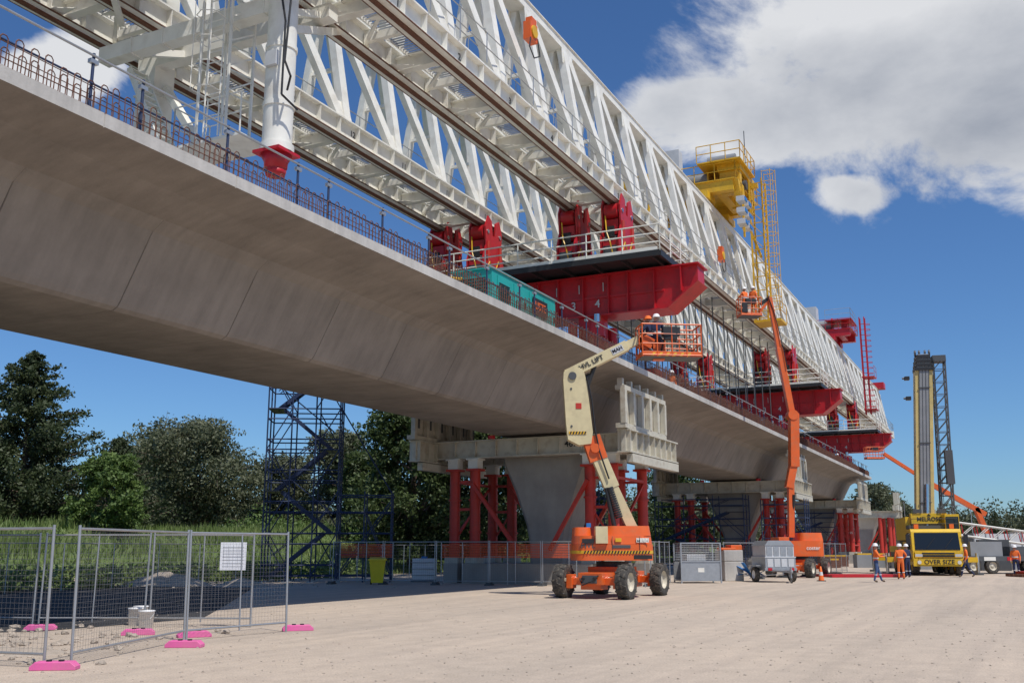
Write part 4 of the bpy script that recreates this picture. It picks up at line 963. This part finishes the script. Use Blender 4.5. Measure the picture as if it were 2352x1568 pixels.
for k,(hw,z0,z1) in enumerate(((.56,12.75,12.95),(.52,13.0,13.2),(.48,13.25,13.45),(.42,13.5,13.75))):
    b.box(.55-hw,.55+hw,2.8,4.0,z0,z1,BLACK);b.box(.55-hw*.8,.55+hw*.8,2.9,3.9,z1,z1+.06,GALV)
for x in (.1,.35,.7,.95): b.tube((x,3.2,13.7),(x,3.2,14.0),.05,DARKG,6);b.tube((x-.04,3.1,13.9),(x+.04,3.1,13.9),.2,DARKG,12)
for z in (10.9,12.2): b.box(-.65,-.35,3.0,3.4,z,z+.22,BLACK);b.tube((-.8,3.1,z+.1),(-.4,3.1,z+.1),.07,DARKG,6)
b.tube((-.1,2.6,2.8),(.1,2.75,5.5),.16,CHROME,12)
for (x,y) in ((1.05,3.0),(1.75,3.0),(1.05,3.7),(1.75,3.7)): b.beam((x-.15,y,3.0),(x+.1,y,13.6),.09,.09,DARKG,up=(0,1,0))
for k in range(13):
    z=3.2+k*.8
    for y in (3.0,3.7):
        b.tube((.9+(z-3)*.024,y,z),(1.6+(z-3)*.024,y,z+.8),.03,DARKG,5);b.tube((1.6+(z-3)*.024,y,z),(.9+(z-3)*.024,y,z+.0),.025,DARKG,5)
    b.tube((.9+(z-3)*.024,3.0,z),(.9+(z-3)*.024,3.7,z+.8),.03,DARKG,5);b.tube((1.6+(z-3)*.024,3.0,z),(1.6+(z-3)*.024,3.7,z+.8),.03,DARKG,5)
b.box(1.1,1.9,2.9,3.8,13.3,13.7,DARKG);b.tube((1.0,2.8,3),(1.15,2.8,13.4),.02,BLACK,4)
b.box(1.3,1.75,2.6,3.1,5.5,7.6,DARKG)
o=cr.build(bevel=.015,recalc=True)
text(o,'OVER SIZE',(0,-.262,.79),(1,0,0),(0,0,1),.36,BLACK);text(o,'MELROSE',(0,2.285,3.35),(1,0,0),(0,0,1),.34,BLACK)
q=MB('crown_mark');q.prism([(-.12,2.29,3.55),(.12,2.29,3.55),(0,2.29,3.68)],(0,-.01,0),BLACK);q.build(o)

def truck(x,y,rz,bodym,cabm,L=8,name='flatbed_truck',load=None):
    b=MB(name,(x,y,0),rz);b.box(-L/2,L/2,-1.0,1.0,.8,1.05,DARKG);b.box(-L/2,L/2-2.2,-1.2,1.2,1.05,1.2,bodym)
    P=[(L/2-2.1,.6),(L/2,.6),(L/2,1.6),(L/2-.25,2.6),(L/2-2.1,2.7)];b.prism([(a,-1.2,z) for a,z in P],(0,2.4,0),cabm)
    b.box(L/2-1.5,L/2-.5,-1.22,-1.2,1.6,2.3,GLASS);b.prism([(L/2-.0,-1.05,1.7),(L/2-.0,1.05,1.7),(L/2-.2,1.05,2.45),(L/2-.2,-1.05,2.45)],(.02,0,0),GLASS)
    for a in (-L/2+1,-L/2+2.3,L/2-1.2):
        for Yy in (-1,1): b.wheel((a,Yy,.5),(0,1,0),.5,.3,False)
    if load: load(b)
    return b.build(bevel=.02,recalc=True)
def ld(b):
    b.box(-3.5,1,-1.1,1.1,1.2,2.7,LGREY)
    for i in range(5): b.box(-3.5+i,-3.4+i,-1.14,1.14,1.2,2.75,MIDG)
truck(40,82,.1,MIDG,WHITE,9,load=ld)
truck(47,90,2.9,DARKG,LGREY,8,load=lambda b:b.box(-3,1.5,-1,1,1.2,1.9,DARKG))
b=MB('crane_counterweight_trailer',(31.5,66,0),.15);b.box(-3.5,4.5,-1.2,1.2,.8,1.1,DARKG);b.box(-2.6,-.4,-1.1,1.1,1.1,2.0,MIDG);b.box(.2,1.8,-1,1,1.1,1.7,DARKG)
for x in (-2.5,-1.2,2.6,3.8): b.wheel((x,-1.05,.48),(0,1,0),.48,.3,False);b.wheel((x,1.05,.48),(0,1,0),.48,.3,False)
b.box(-3.56,-3.5,-1.2,1.2,.6,1.0,RED)
for i in range(5): b.box(-3.4+i*1.6,-2.6+i*1.6,-1.22,-1.2,.82,1.05,(RED,WHITE)[i%2])
b.build()
b=MB('lattice_jib_section',(35,74,0),-.25)
for (y,z) in ((-.5,2.2),(.5,2.2),(-.5,3.1),(.5,3.1)): b.tube((-4,y,z+.6),(4,y,z-.6),.07,WHITE,6)
for i in range(9):
    x=-4+i
    for y in (-.5,.5): b.tube((x,y,2.2-x*.15),(x+.9,y,3.1-(x+.9)*.15),.035,WHITE,5);b.tube((x+.9,y,3.1-(x+.9)*.15),(x+1,y,2.2-x*.15),.035,RED,5)
b.box(-1,1,-.6,.6,.0,2.2,DARKG);b.build()
b=MB('site_shed',(52,98,0),.1);b.box(-3,3,-1.5,1.5,.2,3,LGREY);b.box(-3.1,3.1,-1.6,1.6,3,3.12,WHITE);b.box(-2.4,-1.5,-1.53,-1.5,.2,2.3,MIDG);b.box(-.8,.4,-1.53,-1.5,1.3,2.2,GLASS);b.box(1.2,2.4,-1.53,-1.5,1.3,2.2,GLASS)
for x in (-2.5,0,2.5): b.box(x-.2,x+.2,-1,1,0,.2,CONCP)
b.build()
b=MB('street_lamp',(75,165,0));b.tube((0,0,0),(0,0,8),.1,GALV,8,.06);b.tube((0,0,8),(-1.8,0,8.4),.05,GALV,6);b.box(-2.6,-1.7,-.15,.15,8.35,8.5,GALV);b.build()

# ---------------- people ----------------
def person(x,y,z,heading,shirt=HIVIS,pants=JEAN,hat=WPLAS,mod=None,h=1.78,drop=0):
    J=dict(pel=(0,0,.97),spi=(0,-.005,1.14),che=(0,0,1.34),nec=(0,0,1.5),hd=(0,.02,1.6),top=(0,.015,1.7))
    for sd,sx in (('L',-1),('R',1)):
        J['sh'+sd]=(.17*sx,0,1.43);J['el'+sd]=(.24*sx,-.03,1.15);J['wr'+sd]=(.25*sx,.09,.93);J['ha'+sd]=(.25*sx,.12,.85)
        J['hip'+sd]=(.09*sx,0,.9);J['kn'+sd]=(.11*sx,.02,.5);J['an'+sd]=(.12*sx,-.02,.1);J['to'+sd]=(.14*sx,.15,.04)
    if mod: J.update(mod)
    if drop:
        for k_ in J:
            if k_[:2] not in ('kn','an','to') or k_=='top': v=J[k_];J[k_]=(v[0],v[1]-drop*.35,v[2]-drop)
        for sd,sx in (('L',-1),('R',1)): J['kn'+sd]=(.13*sx,.02+drop*.75,.5-drop*.12)
    R=dict(pel=(.155,.115),spi=(.14,.105),che=(.175,.12),nec=(.055,.055),hd=(.075,.09),top=(.07,.085))
    for sd in 'LR':
        for k,r in (('sh',.075),('el',.052),('wr',.034),('ha',.038),('hip',.098),('kn',.066),('an',.05),('to',.045)): R[k+sd]=(r,r)
    E=[('pel','spi',0),('spi','che',0),('che','nec',0),('nec','hd',2),('hd','top',2)]
    for sd in 'LR': E+=[('che','sh'+sd,0),('sh'+sd,'el'+sd,0),('el'+sd,'wr'+sd,0),('wr'+sd,'ha'+sd,2),('pel','hip'+sd,1),('hip'+sd,'kn'+sd,1),('kn'+sd,'an'+sd,1),('an'+sd,'to'+sd,3)]
    names=list(J);me=bpy.data.meshes.new('tmp');me.from_pydata([J[n] for n in names],[(names.index(a),names.index(c)) for a,c,_ in E],[])
    o=bpy.data.objects.new('tmp',me);COL.objects.link(o);o.modifiers.new('s','SKIN')
    for i,n in enumerate(names):
        sv=me.skin_vertices[0].data[i];sv.radius=R[n];sv.use_root=(n=='pel')
    ss=o.modifiers.new('u','SUBSURF');ss.levels=2;ss.render_levels=2
    bpy.context.view_layer.update()
    bm=bpy.data.meshes.new_from_object(o.evaluated_get(bpy.context.evaluated_depsgraph_get()));bpy.data.objects.remove(o)
    bm.materials.clear()
    for m in (shirt,pants,SKIN,BOOT): bm.materials.append(m)
    segs=[(Vector(J[a]),Vector(J[c]),k) for a,c,k in E]
    for p in bm.polygons:
        c=p.center;best=9;bk=0
        for a,e,k in segs:
            d=e-a;f=max(0,min(1,(c-a).dot(d)/d.length_squared));dist=(c-(a+d*f)).length
            if dist<best: best=dist;bk=k
        p.material_index=bk;p.use_smooth=True
    ob=bpy.data.objects.new('construction_worker',bm);COL.objects.link(ob);ob.location=(x,y,z);ob.rotation_euler=(0,0,heading);sc=h/1.78;ob.scale=(sc,sc,sc)
    b=MB('helmet_face_hands_and_tape')
    H=Vector(J['top']);F_=Vector(J['hd'])
    b.lathe((H.x,H.y,H.z),(0,0,1),[(.155,-.02),(.125,-.005),(.122,.04),(.1,.085),(.06,.11),(0,.12)],hat,18)
    b.prism([tuple(H+Vector(v)) for v in ((-.09,.1,-.02),(.09,.1,-.02),(.06,.19,-.03),(-.06,.19,-.03))],(0,0,.012),hat)
    b.tube(F_+Vector((0,.085,.01)),F_+Vector((0,.115,-.012)),.01,SKIN,6,.014)
    for sx in (-1,1):
        b.tube(F_+Vector((.03*sx,.082,.03)),F_+Vector((.03*sx,.093,.03)),.011,DARKG,6);b.tube(F_+Vector((.078*sx,0,.0)),F_+Vector((.095*sx,-.005,.03)),.016,SKIN,6)
    b.beam(F_+Vector((-.022,.088,-.035)),F_+Vector((.022,.088,-.035)),.006,.006,RED)
    for sd,sx in (('L',-1),('R',1)):
        w=Vector(J['wr'+sd]);hh=Vector(J['ha'+sd]);d=(hh-w).normalized();side=d.cross(Vector((sx,0,0))).normalized()
        for i in range(4):
            base=hh+side*(.024*(i-1.5))+d*.015;L=(.06,.07,.075,.055)[i];m1=base+d*L*.55+Vector((-sx*.008,0,0));b.tube(base,m1,.0095,SKIN,5);b.tube(m1,m1+d*L*.4+Vector((-sx*.02,0,0)),.009,SKIN,5,.007)
        th=hh-d*.03-side*.035;b.tube(th,th+(d*.6-side*.6)*.045,.011,SKIN,5);b.tube(th+(d*.6-side*.6)*.045,th+(d*.95-side*.5)*.075,.010,SKIN,5,.008)
    def ring(p,r,ry,m=REFL,hh=.03):
        p=Vector(p);n=16;vs=[]
        for z in (-hh,hh):
            for k in range(n): a=2*math.pi*k/n;vs.append(p+Vector((math.cos(a)*r,math.sin(a)*ry,z)))
        b.add(vs,[(k,(k+1)%n,n+(k+1)%n,n+k) for k in range(n)],m,True)
    sp=Vector(J['spi']);ring(sp+Vector((0,0,-.02)),.165,.13)
    if not drop:
        for sd in 'LR': ring(Vector(J['kn'+sd]).lerp(Vector(J['an'+sd]),.35),.075,.075,hh=.02)
    b.build(ob)
    return ob
R_=math.radians
armsup={'elL':(-.25,.15,1.2),'wrL':(-.15,.36,1.28),'haL':(-.12,.43,1.3),'elR':(.25,.12,1.18),'wrR':(.15,.34,1.2),'haR':(.12,.41,1.22)}
walk={'knL':(-.1,.22,.52),'anL':(-.1,.32,.1),'toL':(-.1,.48,.06),'knR':(.1,-.1,.5),'anR':(.1,-.38,.14),'toR':(.1,-.24,.04)}
lean={'knL':(-.1,.12,.5),'anL':(-.11,.22,.1),'toL':(-.12,.38,.05),'knR':(.12,-.02,.5),'anR':(.14,-.16,.1),'toR':(.16,0,.04)}
person(17.35,48.6,0,R_(-100),pants=JEAN,mod=dict(armsup,**lean),h=1.8)
person(20.3,53.3,0,R_(-10),pants=HIVIS,mod={'elR':(.33,.02,1.2),'wrR':(.18,.16,1.05),'haR':(.12,.2,1.02)},h=1.8)
person(25.4,57.0,0,R_(75),pants=NAVY,mod=walk,h=1.8)
person(21.9,56.5,0,R_(20),shirt=NAVY,pants=NAVY,h=1.8)
person(28.9,58.5,0,R_(150),pants=NAVY,h=1.75)
person(4.75,34.5,8.16,R_(60),shirt=NAVY,pants=NAVY,hat=HIVIS,mod=armsup,drop=.3);person(5.15,34.55,8.16,R_(-20),shirt=NAVY,pants=NAVY,mod=armsup,drop=.22)
person(14.0,58.1,15.18,R_(30),pants=HIVIS,mod=armsup);person(14.45,57.9,15.18,R_(-40),pants=HIVIS)
for s,t in ((52.5,16.4),(108,16.2)):
    x,y=W(s,t);person(x,y,9.41,R_(200),pants=NAVY)

# ---------------- sky, sun, camera ----------------
w=bpy.data.worlds.new('World');scene.world=w;w.use_nodes=True;nt=w.node_tree;N=nt.nodes;L=nt.links
bg=N['Background'];bg.inputs['Strength'].default_value=.1
sky=N.new('ShaderNodeTexSky');sky.sky_type='NISHITA';sky.sun_disc=False
sd=Vector((.35,-.45,1)).normalized();el=math.asin(sd.z);az=math.atan2(sd.x,sd.y)
sky.sun_elevation=el;sky.sun_rotation=az;sky.air_density=1.0;sky.dust_density=.3;sky.ozone_density=3
def M_(op,a,c=None,d=None,clamp=False):
    n=N.new('ShaderNodeMath');n.operation=op;n.use_clamp=clamp
    for i,v in enumerate((a,c,d)):
        if v is None: continue
        if isinstance(v,(int,float)): n.inputs[i].default_value=v
        else: L.new(v,n.inputs[i])
    return n.outputs[0]
tc=N.new('ShaderNodeTexCoord');sp=N.new('ShaderNodeSeparateXYZ');L.new(tc.outputs['Generated'],sp.inputs[0])
yy=M_('MAXIMUM',sp.outputs[1],.05);X=M_('DIVIDE',sp.outputs[0],yy);Zc=M_('DIVIDE',sp.outputs[2],yy)
def nz(scale,det,rough,dist=0,ms=(1,1,1),off=(0,0,0)):
    mp=N.new('ShaderNodeMapping');mp.inputs['Scale'].default_value=ms;mp.inputs['Location'].default_value=off;L.new(tc.outputs['Generated'],mp.inputs['Vector'])
    n=N.new('ShaderNodeTexNoise');n.inputs['Scale'].default_value=scale;n.inputs['Detail'].default_value=det;n.inputs['Roughness'].default_value=rough;n.inputs['Distortion'].default_value=dist;L.new(mp.outputs[0],n.inputs['Vector']);return n.outputs['Fac']
def ell(cx,cz_,rx,rz_):
    a=M_('POWER',M_('ABSOLUTE',M_('DIVIDE',M_('SUBTRACT',X,cx),rx)),2);c=M_('POWER',M_('ABSOLUTE',M_('DIVIDE',M_('SUBTRACT',Zc,cz_),rz_)),2)
    return M_('SUBTRACT',1,M_('SQRT',M_('ADD',a,c)))
n1=nz(6,12,.62,.3,(1,1,1.3));n2=nz(4.5,9,.55,.2,(1,1,1.8),(3,1,2))
e=M_('MAXIMUM',ell(.52,.50,.33,.17),ell(-.49,.51,.09,.055))
e=M_('MAXIMUM',e,ell(.53,.60,.37,.19))
e=M_('MAXIMUM',e,M_('SUBTRACT',ell(.28,.45,.18,.06),.0))
e=M_('MAXIMUM',e,M_('SUBTRACT',ell(.37,.37,.08,.04),.3))
e=M_('MAXIMUM',e,M_('SUBTRACT',ell(.485,.215,.05,.02),.72))
den=M_('ADD',e,M_('MULTIPLY',M_('SUBTRACT',n1,.5),1.8))
mr=N.new('ShaderNodeMapRange');mr.interpolation_type='SMOOTHSTEP';mr.inputs['From Min'].default_value=.02;mr.inputs['From Max'].default_value=.34;L.new(den,mr.inputs['Value'])
shade=M_('ADD',M_('MULTIPLY',ell(.50,.43,.30,.13),.5),M_('MULTIPLY',M_('SUBTRACT',n2,.5),1.2));shade=M_('ADD',shade,M_('MULTIPLY',den,.2))
r=N.new('ShaderNodeValToRGB');ee=r.color_ramp.elements;ee[0].position=.0;ee[0].color=(7.6,7.7,7.9,1);ee[1].position=.55;ee[1].color=(3.4,3.7,4.3,1);L.new(shade,r.inputs['Fac'])
tint=N.new('ShaderNodeMixRGB');tint.blend_type='MULTIPLY';tint.inputs['Fac'].default_value=1;tint.inputs['Color2'].default_value=(.54,.79,1.08,1);L.new(sky.outputs[0],tint.inputs['Color1'])
mx=N.new('ShaderNodeMixRGB');L.new(M_('MULTIPLY',mr.outputs[0],.95),mx.inputs['Fac']);L.new(tint.outputs[0],mx.inputs['Color1']);L.new(r.outputs[0],mx.inputs['Color2'])
L.new(mx.outputs[0],bg.inputs['Color'])
sl=bpy.data.lights.new('sun','SUN');sl.energy=4.2;sl.angle=math.radians(.5);sl.color=(1,.95,.87)
so=bpy.data.objects.new('sun',sl);COL.objects.link(so);so.rotation_euler=(-sd).to_track_quat('-Z','Y').to_euler();so.location=(0,0,60)
cam=bpy.data.cameras.new('camera');cam.lens=35;cam.sensor_width=36;cam.clip_end=6000;cam.clip_start=.1
co=bpy.data.objects.new('camera',cam);COL.objects.link(co);co.location=(0,0,1.6);co.rotation_euler=(math.radians(90+11.71),0,0);scene.camera=co
